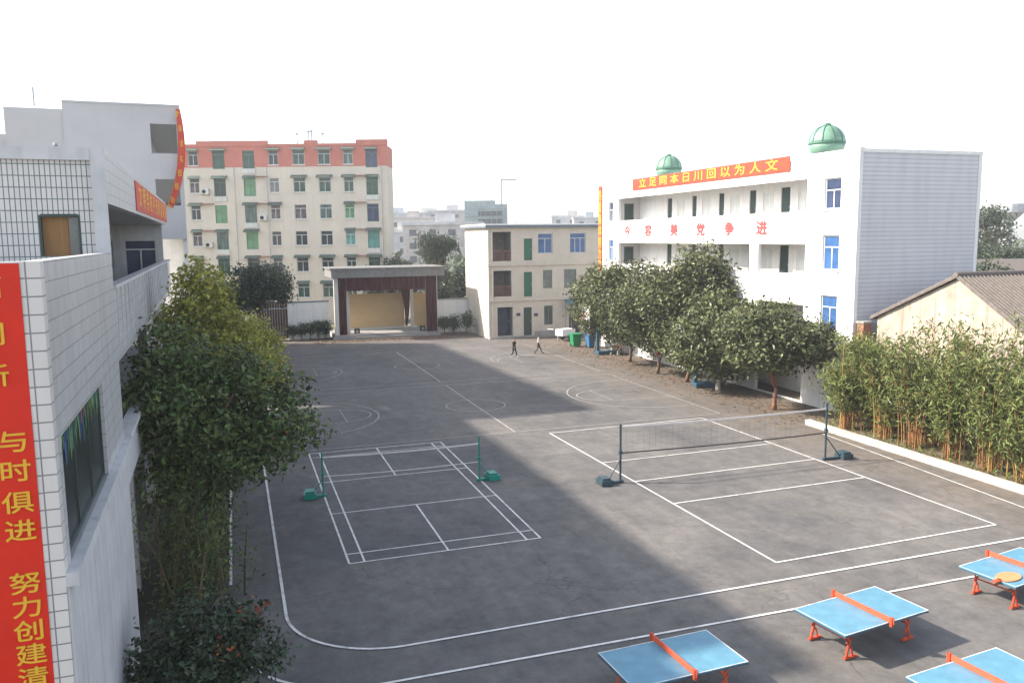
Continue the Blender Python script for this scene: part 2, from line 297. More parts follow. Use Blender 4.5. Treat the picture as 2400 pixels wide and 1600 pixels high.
def tag(o, label=None, cat=None, group=None, kind=None):
    if label: o["label"] = label
    if cat: o["category"] = cat
    if group: o["group"] = group
    if kind: o["kind"] = kind
    return o
def thing(name, label, cat, loc=(0, 0, 0), rz=0.0, group=None):
    o = bpy.data.objects.new(name, None); COL.objects.link(o); o.location = loc; o.rotation_euler = (0, 0, rz); o.empty_display_size = 0.3
    return tag(o, label, cat, group)
def copy_tree(o, parent=None):
    c = o.copy(); COL.objects.link(c)
    if parent: c.parent = parent
    for ch in [x for x in o.children]: copy_tree(ch, c)
    return c
def cp(o, parent, loc):
    c = o.copy(); COL.objects.link(c); c.parent = parent; c.location = loc
    for ch in o.children:
        d = ch.copy(); COL.objects.link(d); d.parent = c
    return c
def text_mesh(body, size, thick=0.004, bold=0.012):
    cu = bpy.data.curves.new("lettering", 'FONT'); cu.body = body; cu.size = size; cu.align_x = 'CENTER'; cu.align_y = 'CENTER'; cu.extrude = thick; cu.offset = bold*size
    o = bpy.data.objects.new("lettering", cu); COL.objects.link(o); bpy.context.view_layer.update()
    me = bpy.data.meshes.new_from_object(o.evaluated_get(bpy.context.evaluated_depsgraph_get()))
    bpy.data.objects.remove(o); return me
def embolden(me, d):
    '''Thicken strokes: shifted copies of the letters, each a hair behind the last.'''
    v = [tuple(x.co) for x in me.vertices]; f = [tuple(p.vertices) for p in me.polygons]; V = []; F = []
    for k_, (dx, dy) in enumerate(((0, 0), (d, 0), (-d, 0), (0, d), (0, -d))):
        F += [tuple(i+len(V) for i in q) for q in f]; V += [(x+dx, y_+dy, z-.0012*k_) for x, y_, z in v]
    m = bpy.data.meshes.new("lettering"); m.from_pydata(V, [], F); return m
def text_obj(body, size, parent, loc, rot, m, name="lettering", scale=(1, 1, 1), bold=0.008):
    me = text_mesh(body, size, bold=0.0); me = embolden(me, bold*size); me.materials.clear(); me.materials.append(m)
    o = bpy.data.objects.new(name, me); COL.objects.link(o); o.location = loc; o.rotation_euler = rot; o.scale = scale
    if parent: o.parent = parent
    return o

# ------------------------------------------------------------------ setting: ground, yard, markings, kerb
g = MB(); N = 40; L = 620
for i in range(N):
    for j in range(N):
        x0, x1 = -L+2*L*i/N, -L+2*L*(i+1)/N; y0, y1 = -L+2*L*j/N, -L+2*L*(j+1)/N
        g.quad((x0, y0, -0.03), (x1, y0, -0.03), (x1, y1, -0.03), (x0, y1, -0.03))
tag(g.build("ground", M_ground), "bare earth ground round the school", "ground", kind='structure')
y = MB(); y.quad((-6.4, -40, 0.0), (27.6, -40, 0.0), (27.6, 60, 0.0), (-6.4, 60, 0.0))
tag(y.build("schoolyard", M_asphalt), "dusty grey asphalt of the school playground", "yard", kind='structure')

# badminton court (6.1 x 13.4)
b = MB(); w = 0.062
for x in (0, .46, 5.64, 6.1): b.line([(x, 0), (x, 13.4)], w, 0.012)
for yy in (0, .76, 4.72, 8.68, 12.64, 13.4): b.line([(0, yy), (6.1, yy)], w, 0.016)
b.line([(3.05, 0), (3.05, 4.72)], w, 0.012); b.line([(3.05, 8.68), (3.05, 13.4)], w, 0.012)
tag(b.build("badminton_court_lines", M_line), "white badminton court lines in the shaded part of the yard", "court lines", kind='structure')
# volleyball court
th = 0.02; ct, st = math.cos(th), math.sin(th); sv = 0.9706
def V2(a, bb): return (11.914+sv*(a*ct-bb*st), -4.30+sv*(a*st+bb*ct))
v = MB(); w = 0.066
for a in (0, 9): v.line([V2(a, 0), V2(a, 18)], w, 0.012)
for bb in (0, 6, 9, 12, 18): v.line([V2(0, bb), V2(9, bb)], w, 0.016)
tag(v.build("volleyball_court_lines", M_line), "white volleyball court lines on the sunlit side of the yard", "court lines", kind='structure')
# running track: two lines with rounded corners
def arc(cx, cy, r, a0, a1, n=14): return [(cx+r*math.cos(R(a0+(a1-a0)*k/n)), cy+r*math.sin(R(a0+(a1-a0)*k/n))) for k in range(n+1)]
t = MB()
t.line([(-2.0, 48), (-2.0, -2.9)]+arc(0.6, -2.9, 2.6, 180, 270)[1:]+[(27.4, -5.28)], 0.08, 0.02)
t.line([(-3.3, 48), (-3.35, -0.4)], 0.08, 0.02); t.line(arc(-0.2, -4.0, 3.0, 200, 270)+[(27.4, -7.1)], 0.08, 0.02)
t.line([(23.8, 8.2), (23.0, -3.4)], 0.06, 0.02)
tag(t.build("running_track_lines", M_line), "white running track lines curving round the yard", "track lines", kind='structure')
k = MB(); w = 0.07
for (cy, y0, y1) in ((21.0, 14.0, 28.0), (36.8, 29.4, 45.0)):
    x0, x1 = -1.3, 21.8
    k.line([(x0, y0), (x1, y0)], w, 0.016); k.line([(x0, y1), (x1, y1)], w, 0.016); k.line([(10.05, y0), (10.05, y1)], w*1.3, 0.012)
    k.line([(x0, y0), (x0, y1)], w, 0.012); k.line([(x1, y0), (x1, y1)], w, 0.012)
    k.line([(10.05+1.7*math.cos(a*math.pi/18), cy+1.7*math.sin(a*math.pi/18)) for a in range(36)], w, 0.02, closed=True)
    for sx, s in ((x0+1.2, 1), (x1-1.2, -1)):
        k.line([(sx-s*1.2, cy-4.5)]+[(sx+s*4.5*math.sin(R(a)), cy-4.5*math.cos(R(a))) for a in range(0, 181, 9)]+[(sx-s*1.2, cy+4.5)], w, 0.02)
        kx = sx+s*2.6
        k.line([(sx-s*1.2, cy-1.75), (kx, cy-1.75), (kx, cy+1.75), (sx-s*1.2, cy+1.75)], w, 0.024)
        k.line([(kx+s*1.5*math.sin(R(a)), cy-1.5*math.cos(R(a))) for a in range(0, 181, 12)], w, 0.02)
tag(k.build("basketball_court_lines", M_line2), "faded basketball court lines at the back of the yard", "court lines", kind='structure')
# planting bed with its white kerb on the right
kb = MB(); kb.box(24.35, 24.62, -14, 10.2, 0.0, 0.26)
tag(kb.build("kerb", M_kerb), "white painted kerb edging the bamboo bed", "kerb", kind='structure')
bd = MB()
for i in range(12):
    bd.box(24.62, 28.2, -14+i*2.017, -14+(i+1)*2.017, -0.02, 0.12)
tag(bd.build("planting_bed", M_soil), "strip of bare soil under the bamboo", "planting bed", kind='structure')
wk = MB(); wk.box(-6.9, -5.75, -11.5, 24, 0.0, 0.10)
wo = tag(wk.build("walkway", mat("shade_toned_concrete", (0.075, 0.072, 0.062), var=0.3, scale=2)), "narrow concrete walkway along the left school building", "walkway", kind='structure')  # concrete coloured dark to carry the shade of the ground-floor recess

# ------------------------------------------------------------------ generic windows
def make_window(name, w, h, glass, frame, parent, loc, mull=1, transom=None, t=0.06, depth=0.08):
    """Framed window centred on loc (local x along wall, y into wall, z up); its pane is a sub-part."""
    f = MB(); fw_ = 0.06
    f.box(-w/2, -w/2+fw_, 0, depth, -h/2, h/2); f.box(w/2-fw_, w/2, 0, depth, -h/2, h/2)
    f.box(-w/2+fw_, w/2-fw_, 0, depth, -h/2, -h/2+fw_); f.box(-w/2+fw_, w/2-fw_, 0, depth, h/2-fw_, h/2)
    zt = h/2-fw_
    if transom: f.box(-w/2+fw_, w/2-fw_, 0.01, depth-.01, h/2-transom-fw_/2, h/2-transom+fw_/2); zt = h/2-transom-fw_/2
    for q in range(mull):
        x = -w/2+w*(q+1)/(mull+1); f.box(x-fw_/2, x+fw_/2, 0.012, depth-.012, -h/2+fw_, zt)
    o = f.build(name, frame, parent, loc)
    p = MB(); p.box(-w/2+.01, w/2-.01, depth*0.45, depth*0.6, -h/2+.01, h/2-.01); p.build("pane", glass, o)
    return o
def make_door(w, h, m, parent, loc, frame=None):
    d = MB(); d.box(-w/2, w/2, 0, .05, 0, h)
    for zz in (0.12, 0.55): d.box(-w/2+.1*w, w/2-.1*w, -.015, 0.0, h*zz, h*(zz+.35))
    o = d.build("door", m, parent, loc)
    hb = MB(); hb.box(w/2-.12, w/2-.06, -.05, 0.0, h*.47, h*.53); hb.build("handle", M_metal, o)
    return o

# ------------------------------------------------------------------ left school building (near, in shade)
A = 0.022
LB = thing("school_building", "white tiled school building with open corridors filling the left edge", "building", (-5.2, -11.93, 0), math.pi/2+A)
# local: x along the yard, y into the building, z up.  Near block x 0..8.2
LEN = 35.5
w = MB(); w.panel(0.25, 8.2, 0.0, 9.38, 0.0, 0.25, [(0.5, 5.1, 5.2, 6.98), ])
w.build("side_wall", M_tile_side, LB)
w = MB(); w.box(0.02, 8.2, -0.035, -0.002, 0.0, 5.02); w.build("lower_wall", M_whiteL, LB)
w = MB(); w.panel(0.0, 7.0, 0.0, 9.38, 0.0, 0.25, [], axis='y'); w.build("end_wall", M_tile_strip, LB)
w = MB(); w.box(0.25, 8.2, 0.25, 7.0, 9.05, 9.2); w.build("terrace_roof", M_concrete, LB)
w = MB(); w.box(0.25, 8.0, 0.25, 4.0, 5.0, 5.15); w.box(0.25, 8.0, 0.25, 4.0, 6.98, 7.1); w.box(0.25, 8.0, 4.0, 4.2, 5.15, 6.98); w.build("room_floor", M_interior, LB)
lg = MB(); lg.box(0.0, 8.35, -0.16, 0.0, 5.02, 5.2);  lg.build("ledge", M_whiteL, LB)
M_deep = mat("deep_dark_glass", (0.012, 0.02, 0.02), rough=0.35, var=0.4, scale=1.0, spec=0.25)
wi = make_window("window", 4.58, 1.76, M_deep, M_doordk, LB, (2.8, 0.06, 6.09), mull=2)
# paper decorations stuck inside the window
rd = random.Random(3); M_paper = [mat("paper_green", (0.05, 0.16, 0.07)), mat("paper_blue", (0.03, 0.08, 0.20)), mat("paper_red", (0.25, 0.06, 0.05)), mat("paper_lime", (0.18, 0.26, 0.06))]
for q in range(44):
    dc = MB(); u = -2.2+q*.1+rd.uniform(-.03, .03); hh = rd.uniform(0.15, 0.6); zz = 0.82; cc = rd.choice([0, 0, 0, 1, 1, 2, 3]); ww = rd.uniform(.03, .06); tl = rd.uniform(-.05, .05)
    dc.add([(u, .02, zz-hh), (u+ww, .02, zz-hh*.92), (u+ww*1.4, .02, zz-hh*.5), (u+ww+tl, .02, zz), (u+tl, .02, zz), (u-ww*.4, .02, zz-hh*.45)], [(0, 1, 2, 3, 4, 5)]); dc.build("paper_decoration", M_paper[cc], wi)
# far wing: parapets, slabs, roof band, back walls, columns
w = MB(); w.box(8.2, LEN, 0.0, 0.22, 4.0, 5.2)
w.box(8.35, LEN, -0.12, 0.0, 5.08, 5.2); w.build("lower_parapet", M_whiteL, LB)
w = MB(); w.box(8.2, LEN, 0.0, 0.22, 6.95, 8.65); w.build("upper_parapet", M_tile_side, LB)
rl = MB()
for q in range(26): 
    u = 8.6+q*0.95
    rl.box(u, u+.05, -.03, 0.0, 7.15, 8.55)
rl.box(8.2, LEN, -.05, 0.0, 8.57, 8.65); rl.build("railing", M_whiteL, LB)
w = MB(); w.box(8.2, LEN, 0.0, 0.25, 10.45, 11.58); w.build("roof_band", M_tile_side, LB)
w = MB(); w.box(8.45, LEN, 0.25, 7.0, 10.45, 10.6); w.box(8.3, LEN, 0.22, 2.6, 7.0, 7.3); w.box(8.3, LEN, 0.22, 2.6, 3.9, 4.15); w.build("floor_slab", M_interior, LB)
w = MB(); holes = []
for q in range(6):
    for z0 in (0.2, 4.2, 7.4): holes.append((9.8+q*4.3, 10.7+q*4.3, z0, z0+2.2)); 
for q in range(6):
    for z0 in (1.0, 5.0, 8.2): holes.append((11.4+q*4.3, 13.2+q*4.3, z0, z0+1.5))
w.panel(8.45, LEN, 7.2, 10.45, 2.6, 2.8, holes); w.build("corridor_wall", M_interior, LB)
w = MB(); w.panel(8.45, LEN, 0.0, 7.2, 2.6, 2.8, holes); w.build("corridor_wall", M_corrshade, LB)
for q in range(6):
    for z0 in (0.2, 4.2, 7.4):
        make_door(0.88, 2.18, M_doordk, LB, (10.25+q*4.3, 2.66, z0))
        make_window("window", 1.78, 1.48, M_gB, M_frame, LB, (12.3+q*4.3, 2.64, z0+1.55), mull=2)
for u in (12.0, 20.0, 28.0, 35.0):
    c = MB(); c.box(u, u+.35, 0.25, 0.6, 0.0, 4.0); c.build("column", M_whiteL, LB)
for u in (20.0, 28.0):
    c = MB(); c.box(u, u+.3, 0.24, 0.55, 5.2, 6.95); c.build("column", M_whiteL, LB)
# third-floor stair block facing the camera (local x = 8.2) with its brown curtained window
w = MB(); w.panel(0.02, 7.0, 9.2, 11.6, 8.2, 8.45, [(0.58, 1.34, 9.32, 10.2)], axis='y')
w.build("stair_wall", M_tile_small, LB)
pl = MB(); pl.box(8.12, 8.2, 0.0, 0.28, 9.2, 11.62); pl.box(8.10, 8.2, 0.28, 7.0, 11.36, 11.62); pl.build("corner_trim", M_whiteL, LB)
cw = MB(); cw.box(8.36, 8.40, 0.58, 1.34, 9.32, 10.2); cwo = cw.build("window", M_brownwin, LB)
fr = MB(); fr.box(8.19, 8.36, 0.56, 0.60, 9.32, 10.2); fr.box(8.19, 8.36, 1.32, 1.36, 9.32, 10.2); fr.box(8.19, 8.36, 0.60, 1.32, 10.16, 10.22); fr.build("frame", M_doordk, cwo)
gl = MB(); gl.box(8.31, 8.35, 0.62, 0.80, 9.34, 10.15); gl.build("pane", M_gE, cwo)
lmp = MB(); lmp.lathe([(0.03, 0), (0.05, 0.03), (0.05, 0.08), (0.0, 0.10)], (8.1, 0.9, 11.63), 10); lmp.build("roof_lamp", M_metal, LB)
# corridor end wall with a dark window
w = MB(); w.panel(0.24, 2.6, 7.3, 10.45, LEN-.9, LEN-.7, [(0.62, 2.0, 7.75, 9.62)], axis='y'); w.build("corridor_end_wall", M_whiteL, LB)
dw = MB(); dw.box(LEN-.8, LEN-.76, 0.62, 2.0, 7.75, 9.62); dwo = dw.build("window", M_gnavy, LB)
df = MB(); df.box(LEN-.86, LEN-.80, 0.62, 2.0, 9.16, 9.22); df.box(LEN-.86, LEN-.80, 1.28, 1.34, 7.75, 9.16); df.build("frame", M_frame, dwo)
# banners on the left building
BN = thing("vertical_banner", "long red hanging banner with yellow characters on the tiled end wall at far left", "banner", (-5.2, -11.93, 0), math.pi/2+A)
bw = MB(); zs = [9.36-i*0.3 for i in range(30)]
for i in range(len(zs)-1):
    o0 = -.012-.008*math.sin(i*.9); o1 = -.012-.008*math.sin((i+1)*.9)
    bw.quad((o0, 0.235, zs[i]), (o0, 1.05, zs[i]), (o1, 1.05, zs[i+1]), (o1, 0.235, zs[i+1]))
    bw.quad((-.002, 0.235, zs[i]), (-.002, 0.235, zs[i+1]), (-.002, 1.05, zs[i+1]), (-.002, 1.05, zs[i]))
bw.build("cloth", M_red, BN)
chars = [("拓", 9.03), ("创", 8.27), ("新", 7.65), ("与", 7.02), ("时", 6.67), ("俱", 6.26), ("进", 5.86), ("努", 5.15), ("力", 4.82), ("创", 4.50), ("建", 4.20), ("清", 3.92)]
zc = [9.05, 8.45, 7.92, 7.05, 6.66, 6.24, 5.86, 5.14, 4.81, 4.48, 4.15, 3.82]
for (c, _), z in zip(chars, zc):
    text_obj(c, 0.40, BN, (-.03, 0.47 if z < 7.2 else 0.62, z), (R(90), 0, R(-90)), M_yellow, scale=(0.95, 0.77, 1), bold=0.012)
RB = thing("roof_banner", "slanting red banner with yellow characters along the roof band of the left corridor building", "banner", (-5.2, -11.93, 0), math.pi/2+A)
q_ = MB(); q_.box(15.8, 34.6, -.03, -.005, 10.55, 11.45); q_.build("cloth", M_red2, RB)
for i, c in enumerate("文明学校平安和谐家园"):
    text_obj(c, 0.95, RB, (17.4+i*1.75, -.035, 11.0), (R(90), 0, 0), M_yellow, scale=(1.1, 0.8, 1))

# ------------------------------------------------------------------ tall block behind it
TB = thing("stair_tower", "tall plain grey stair block rising behind the left school building", "building", (-5.15, 26.0, 0), 0.045)
w = MB(); w.panel(-5.75, 0.0, 9.9, 16.9, 0.0, 0.25, [(-1.55, -0.22, 14.35, 15.95), (-1.45, -0.22, 11.55, 12.98)]); w.box(-5.75, 0.0, -0.04, 0.25, 16.9, 17.0); w.build("front_wall", M_greyL, TB)
w = MB(); w.panel(-9.0, -1.35, 0.0, 9.9, 0.02, 0.25, []); w.box(-1.35, 0.0, 0.0, 1.2, 9.7, 9.9); w.build("lower_wall", M_greyL, TB)
w = MB(); w.panel(0.25, 32, 9.9, 16.9, 0.0, -0.22, [(0.9+i*3.4, 3.4+i*3.4, z0, z0+1.6) for i in range(9) for z0 in (14.35, 11.55)], axis='y'); w.panel(1.2, 32, 0.0, 9.9, 0.0, -0.22, [], axis='y'); w.build("side_wall", M_white, TB)
w = MB(); w.box(-5.75, -0.22, 0.25, 32, 16.7, 16.85); w.box(-1.9, -0.22, 0.25, 32, 13.0, 13.2); w.box(-1.9, -0.22, 0.25, 32, 9.9, 10.1); w.box(-2.1, -1.9, 0.25, 32, 10.1, 16.7); w.box(-5.75, -0.22, 32, 32.2, 0, 16.7); w.build("corridor", M_white, TB)
rb = MB(); rb.box(-1.55, -.22, .26, .3, 14.35, 14.42); rb.build("handrail", M_metal, TB)
lw = MB(); lw.panel(-8.45, -5.76, 9.0, 16.55, 0.1, 0.35, []); lw.box(-8.45, -5.76, 0.35, 6, 16.3, 16.5); lw.panel(-14, -8.46, 9.0, 15.2, 0.3, 0.5, []); lw.box(-14, -8.46, 0.5, 6, 15.0, 15.15); lw.build("lower_roof_block", M_greyL, TB)
an = MB(); an.tube([(-7.3, 2, 16.9), (-7.3, 2, 17.9)], 0.05); an.build("aerial", M_metal, TB)
CB = thing("hanging_banner", "orange red banner billowing down the corner of the tall grey stair block", "banner", (-5.15, 25.9, 0))
cb = MB(); path = [(0.03, 16.75), (0.12, 16.1), (0.18, 15.3), (0.18, 14.5), (0.10, 13.7), (-0.06, 13.0), (-0.28, 12.3), (-0.55, 11.6), (-0.62, 11.45)]
for i in range(len(path)-1):
    (x0, z0), (x1, z1) = path[i], path[i+1]; w0 = 0.22+0.16*math.sin(math.pi*i/8); w1 = 0.22+0.16*math.sin(math.pi*(i+1)/8)
    cb.quad((x0-w0, -.22, z0), (x0, -.02, z0), (x1, -.02, z1), (x1-w1, -.22, z1)); cb.quad((x0, 0.0, z0), (x0-w0, -.20, z0), (x1-w1, -.20, z1), (x1, 0.0, z1))
cb.build("cloth", M_red2, CB, smooth=True)
for i, c in enumerate("勤奋求实团结创新"):
    f_ = 0.06+0.9*i/7; s_ = f_*(len(path)-1); j = min(int(s_), len(path)-2); fr_ = s_-j
    x = path[j][0]*(1-fr_)+path[j+1][0]*fr_; z = path[j][1]*(1-fr_)+path[j+1][1]*fr_
    text_obj(c, 0.36, CB, (x-.17, -.16, z), (R(90), 0, R(40)), M_yellow, scale=(.7, 1.1, 1))

# ------------------------------------------------------------------ apartment block
AP = thing("apartment_block", "cream apartment block with a red top storey and green windows behind the stage", "building", (-7.19, 77.26, 0), -yaw)
cols = [0.86, 3.72, 7.09, 9.87, 12.70, 15.57, 18.27, 20.9]; rows = [18.75, 15.70, 12.72, 9.74, 6.75, 3.80]
wide = {1: (1.34, 2.0), 2: (1.34, 2.0), 7: (1.32, 2.0)}
def whole(ci): return wide.get(ci, (1.1 if ci in (0, 3, 6) else 1.36, 1.62))
holes = []
for ci, u in enumerate(cols):
    ww, hh = whole(ci)
    for z in rows: holes.append((u-ww/2, u+ww/2, z-hh/2-(0.2 if ci in wide else 0), z+hh/2-(0.2 if ci in wide else 0)))
for z in rows[3:4]+rows[4:]: holes.append((-2.2, -1.0, z-.8, z+.8))
w = MB(); w.panel(-5.0, 22.62, 0.0, 17.72, 0.0, 0.25, holes); w.panel(0.25, 4.5, 0, 17.72, 22.62, 22.37, [], axis='y'); w.build("wall", M_apt, AP)
w = MB(); w.panel(-0.4, 22.64, 17.72, 20.0, -0.02, 0.24, holes); w.panel(0.24, 4.5, 17.72, 20.0, 22.64, 22.40, [], axis='y'); w.build("top_storey_wall", M_aptred, AP)
w = MB(); w.box(1.3, 9.3, -.10, .3, 20.0, 20.62); w.box(19.2, 22.75, -.10, .3, 20.0, 20.62); w.box(9.3, 19.2, -.06, .3, 20.0, 20.24); w.box(-0.4, 1.3, -.06, .3, 20.0, 20.3); w.box(13.4, 14.9, -.08, .3, 20.24, 20.6); w.build("parapet", M_aptred, AP)
w = MB(); w.box(-0.4, 22.4, .3, 4.5, 19.8, 20.0); w.build("roof", M_concrete, AP)
for i, (u, h) in enumerate([(12.6, .5), (13.9, .75), (14.25, .8), (15.5, .5)]):
    p = MB(); p.tube([(u, .2, 20.2), (u, .2, 20.9+h)], 0.07); p.box(u-.16, u+.16, .1, .3, 20.75+h, 20.9+h); p.build("roof_vent", M_metal, AP)
rw = random.Random(11); wc = {}
protos = {}
for ci, u in enumerate(cols):
    ww, hh = whole(ci)
    for ri, z in enumerate(rows):
        zz = z-(0.2 if ci in wide else 0)
        gl_ = rw.choice([M_gA, M_gA, M_gB, M_gB, M_gE, M_gF, M_gG]) if ci not in wide else rw.choice([M_gC, M_gA, M_gB, M_gF])
        if (ci, ri) in ((1, 2), (2, 1), (2, 3), (6, 2)): gl_ = M_gC
        if (ci, ri) in ((7, 3), (6, 3)): gl_ = M_gD
        if (ci, ri) in ((7, 0), (7, 2)): gl_ = M_gnavy
        key = (ww, hh, gl_.name)
        if key not in protos: protos[key] = make_window("window", ww, hh, gl_, M_frame if ci not in wide else M_frameg, AP, (u, .07, zz), mull=1, transom=0.45); wo_ = protos[key]
        else: wo_ = cp(protos[key], AP, (u, .07, zz))
        if ci in wide and (ri+ci) % 2 == 0:
            pb = MB(); pb.box(u-ww/2-.06, u+ww/2+.06, -.12, -.003, zz-hh/2-.55, zz-hh/2); pb.build("window_box", M_aptwhite, AP)
        if (ci, ri) not in ((1, 2), (7, 2), (5, 2), (4, 3), (3, 3), (5, 3), (3, 1) , (2, 0), (4, 2)):
            a = MB(); e = .22 if rw.random() < .55 else .06
            a.add([(u-ww/2-e, -.003, zz+hh/2+.30), (u+ww/2+e, -.003, zz+hh/2+.30), (u+ww/2+e, -.5, zz+hh/2+.02), (u-ww/2-e, -.5, zz+hh/2+.02),
                   (u-ww/2-e, -.003, zz+hh/2+.24), (u+ww/2+e, -.003, zz+hh/2+.24), (u+ww/2+e, -.5, zz+hh/2-.06), (u-ww/2-e, -.5, zz+hh/2-.06)],
                  [(0, 3, 2, 1), (4, 5, 6, 7), (0, 1, 5, 4), (1, 2, 6, 5), (2, 3, 7, 6), (3, 0, 4, 7)])
            a.build("awning", M_awn, AP)
        sl_ = MB(); sl_.box(u-ww/2-.08, u+ww/2+.08, -.10, -.003, zz-hh/2-.10, zz-hh/2); 
        if ci not in wide: sl_.build("sill", M_aptwhite, AP)
for z in rows[3:]: make_window("window", 1.2, 1.6, M_gE, M_frame, AP, (-1.6, .07, z), mull=1)
for (u, ri) in ((19.6, 2), (19.6, 3), (19.6, 4), (8.5, 1), (8.5, 2), (8.5, 4), (2.3, 2), (2.3, 3), (19.6, 1)):
    s_ = MB(); s_.box(u-.65, u+.65, -.35, -.003, rows[ri]+.92, rows[ri]+1.0); s_.build("ledge", M_rust, AP)
for (u, ri) in ((2.1, 1), (8.5, 2), (2.2, 3)):
    a = MB(); a.box(u-.42, u+.42, -.40, -.06, rows[ri]-.95, rows[ri]-.35); ao = a.build("air_conditioner", M_aptwhite, AP)
    fn = MB(); fn.lathe([(0.22, 0), (0.22, .02), (0.05, .03)], (0, 0, 0), 14); f2 = fn.build("fan_grille", M_black, ao, (u-.1, -.40, rows[ri]-.65)); f2.rotation_euler = (R(90), 0, 0)
    br = MB(); br.box(u-.4, u-.34, -.4, -.01, rows[ri]-1.02, rows[ri]-.95); br.box(u+.34, u+.4, -.4, -.01, rows[ri]-1.02, rows[ri]-.95); br.build("bracket", M_rust, ao)
for u in (5.35, 9.0, 21.9):
    p = MB(); p.tube([(u, -.09, .3), (u, -.09, 17.7)], 0.06, 6); p.build("drainpipe", M_aptwhite, AP)

# ------------------------------------------------------------------ outdoor stage and the walls beside it
ST = thing("stage", "open air stage with maroon curtains and tan backdrop at the end of the yard", "stage", (6.15, 56.0, 0))
w = MB(); w.box(0.0, 10.25, 0.0, 5.0, 0.0, 0.42); w.box(-.15, 10.4, -.3, 0.0, 0.0, .2); w.build("platform", M_concrete, ST)
w = MB(); w.box(-.15, 10.85, -.5, 5.3, 5.92, 6.72); w.box(-.3, 11.0, -.62, 5.4, 6.72, 6.84); w.build("roof", mat("stage_roof_concrete", (0.17, 0.17, 0.165), var=0.2, streak=0.4), ST)
w = MB(); w.box(0.1, 0.5, 0.0, 0.4, .42, 5.92); w.build("pillar", M_aptwhite, ST); w = MB(); w.box(9.8, 10.2, 0.0, 0.4, .42, 5.92); w.build("pillar", M_aptwhite, ST)
def curtain(x0, x1, z0, z1, yb, amp, per, name):
    c = MB(); n = int((x1-x0)/0.05); top = [(x0+(x1-x0)*i/n, yb-amp*math.sin(2*math.pi*(x0+(x1-x0)*i/n)/per)) for i in range(n+1)]
    for i in range(n):
        c.quad((*top[i], z0), (*top[i+1], z0), (*top[i+1], z1), (*top[i], z1)); c.quad((top[i+1][0], top[i+1][1]+.02, z0), (top[i][0], top[i][1]+.02, z0), (top[i][0], top[i][1]+.02, z1), (top[i+1][0], top[i+1][1]+.02, z1))
    return c.build(name, M_maroon, ST)
curtain(0.5, 1.25, .44, 5.9, .1, .06, .28, "curtain"); curtain(9.0, 10.1, .44, 5.9, -.1, .06, .28, "curtain")
vl = MB()
for i in range(86):
    x0 = 1.25+i*.09; x1 = x0+.09; ya = -.05+.05*math.sin(x0*12); yb = -.05+.05*math.sin(x1*12)
    za = 4.68-.09*abs(math.sin(x0*math.pi/.45)); zb = 4.68-.09*abs(math.sin(x1*math.pi/.45))
    vl.quad((x0, ya, za), (x1, yb, zb), (x1, yb, 5.9), (x0, ya, 5.9)); vl.quad((x1, yb+.02, zb), (x0, ya+.02, za), (x0, ya+.02, 5.9), (x1, yb+.02, 5.9))
vl.build("valance", M_maroon, ST)
w = MB(); w.box(1.3, 1.65, .9, 1.25, .42, 4.6); w.build("pillar", M_aptwhite, ST)
w = MB(); w.box(1.7, 7.6, 3.9, 4.05, .42, 4.05); w.build("backdrop", M_tan, ST)
w = MB(); w.box(1.68, 8.9, 3.7, 3.9, .42, .62); w.build("step", M_aptwhite, ST)
dr = MB()
for i in range(12):
    f0, f1 = i/12, (i+1)/12; xa = 7.15+.40*f0+.12*math.sin(f0*3); xb = 7.15+.40*f1+.12*math.sin(f1*3); wa = .75*(1-f0)+.22; wb_ = .75*(1-f1)+.22; z0 = 4.7-4.0*f0; z1 = 4.7-4.0*f1
    dr.quad((xb, 3.2, z1), (xb+wb_, 3.3, z1), (xa+wa, 3.3, z0), (xa, 3.2, z0))
    dr.quad((xb, 3.22, z1), (xa, 3.22, z0), (xa+wa, 3.32, z0), (xb+wb_, 3.32, z1))
dr.build("side_curtain", M_maroon, ST)
w = MB(); w.box(8.2, 8.5, 3.4, 3.7, .42, 4.6); w.build("pillar", M_aptwhite, ST)
w = MB(); w.box(8.5, 9.9, 3.9, 4.05, .42, 4.0); w.build("side_panel", M_tan, ST)
for i, x in enumerate((2.25, 8.75)):
    s_ = thing("loudspeaker", ["black loudspeaker at the left front edge of the stage", "black loudspeaker near the right curtain of the stage"][i], "loudspeaker", (6.15+x, 56.6, .42), group="loudspeakers on the stage")
    m_ = MB(); m_.box(-.25, .25, -.2, .2, 0, .5); m_.build("cabinet", M_black, s_)
    c_ = MB(); c_.lathe([(.16, 0), (.15, .02), (.05, .0)], (0, 0, 0), 16); co = c_.build("speaker_cone", M_metal, s_, (0, -.2, .25)); co.rotation_euler = (R(90), 0, 0)
BW = thing("boundary_wall", "white boundary wall with dark coping left of the stage", "wall", (2.0, 58.0, 0))
w = MB(); w.box(0, 3.95, 0, .25, 0, 3.55); w.build("wall", M_white, BW); w = MB(); w.box(-.05, 3.95, -.06, .31, 3.55, 3.68); w.build("coping", M_roofdk, BW)
BW = thing("boundary_wall", "white boundary wall between the stage and the cream building", "wall", (16.5, 58.0, 0))
w = MB(); w.box(0, 3.8, 0, .25, 0, 3.32); w.build("wall", M_white, BW); w = MB(); w.box(0, 3.8, -.06, .31, 3.32, 3.42); w.build("coping", M_concrete, BW)
GT = thing("metal_gate", "dark closed metal gate beside the left boundary wall", "gate", (-0.9, 57.8, 0))
w = MB()
for i in range(12): w.box(.03+i*.24, .03+i*.24+.22, 0, .05, .15, 3.7)
w.build("leaf", mat("gate_dark", (0.05, 0.028, 0.03), var=0.2), GT); w = MB(); w.box(0, 2.9, -.02, 0, .6, .72); w.box(0, 2.9, -.02, 0, 3.0, 3.12); w.build("rail", M_metal, GT)
w = MB(); w.box(-.3, -.02, -.1, .2, 0, 3.9); w.build("gate_post", M_concrete, GT)

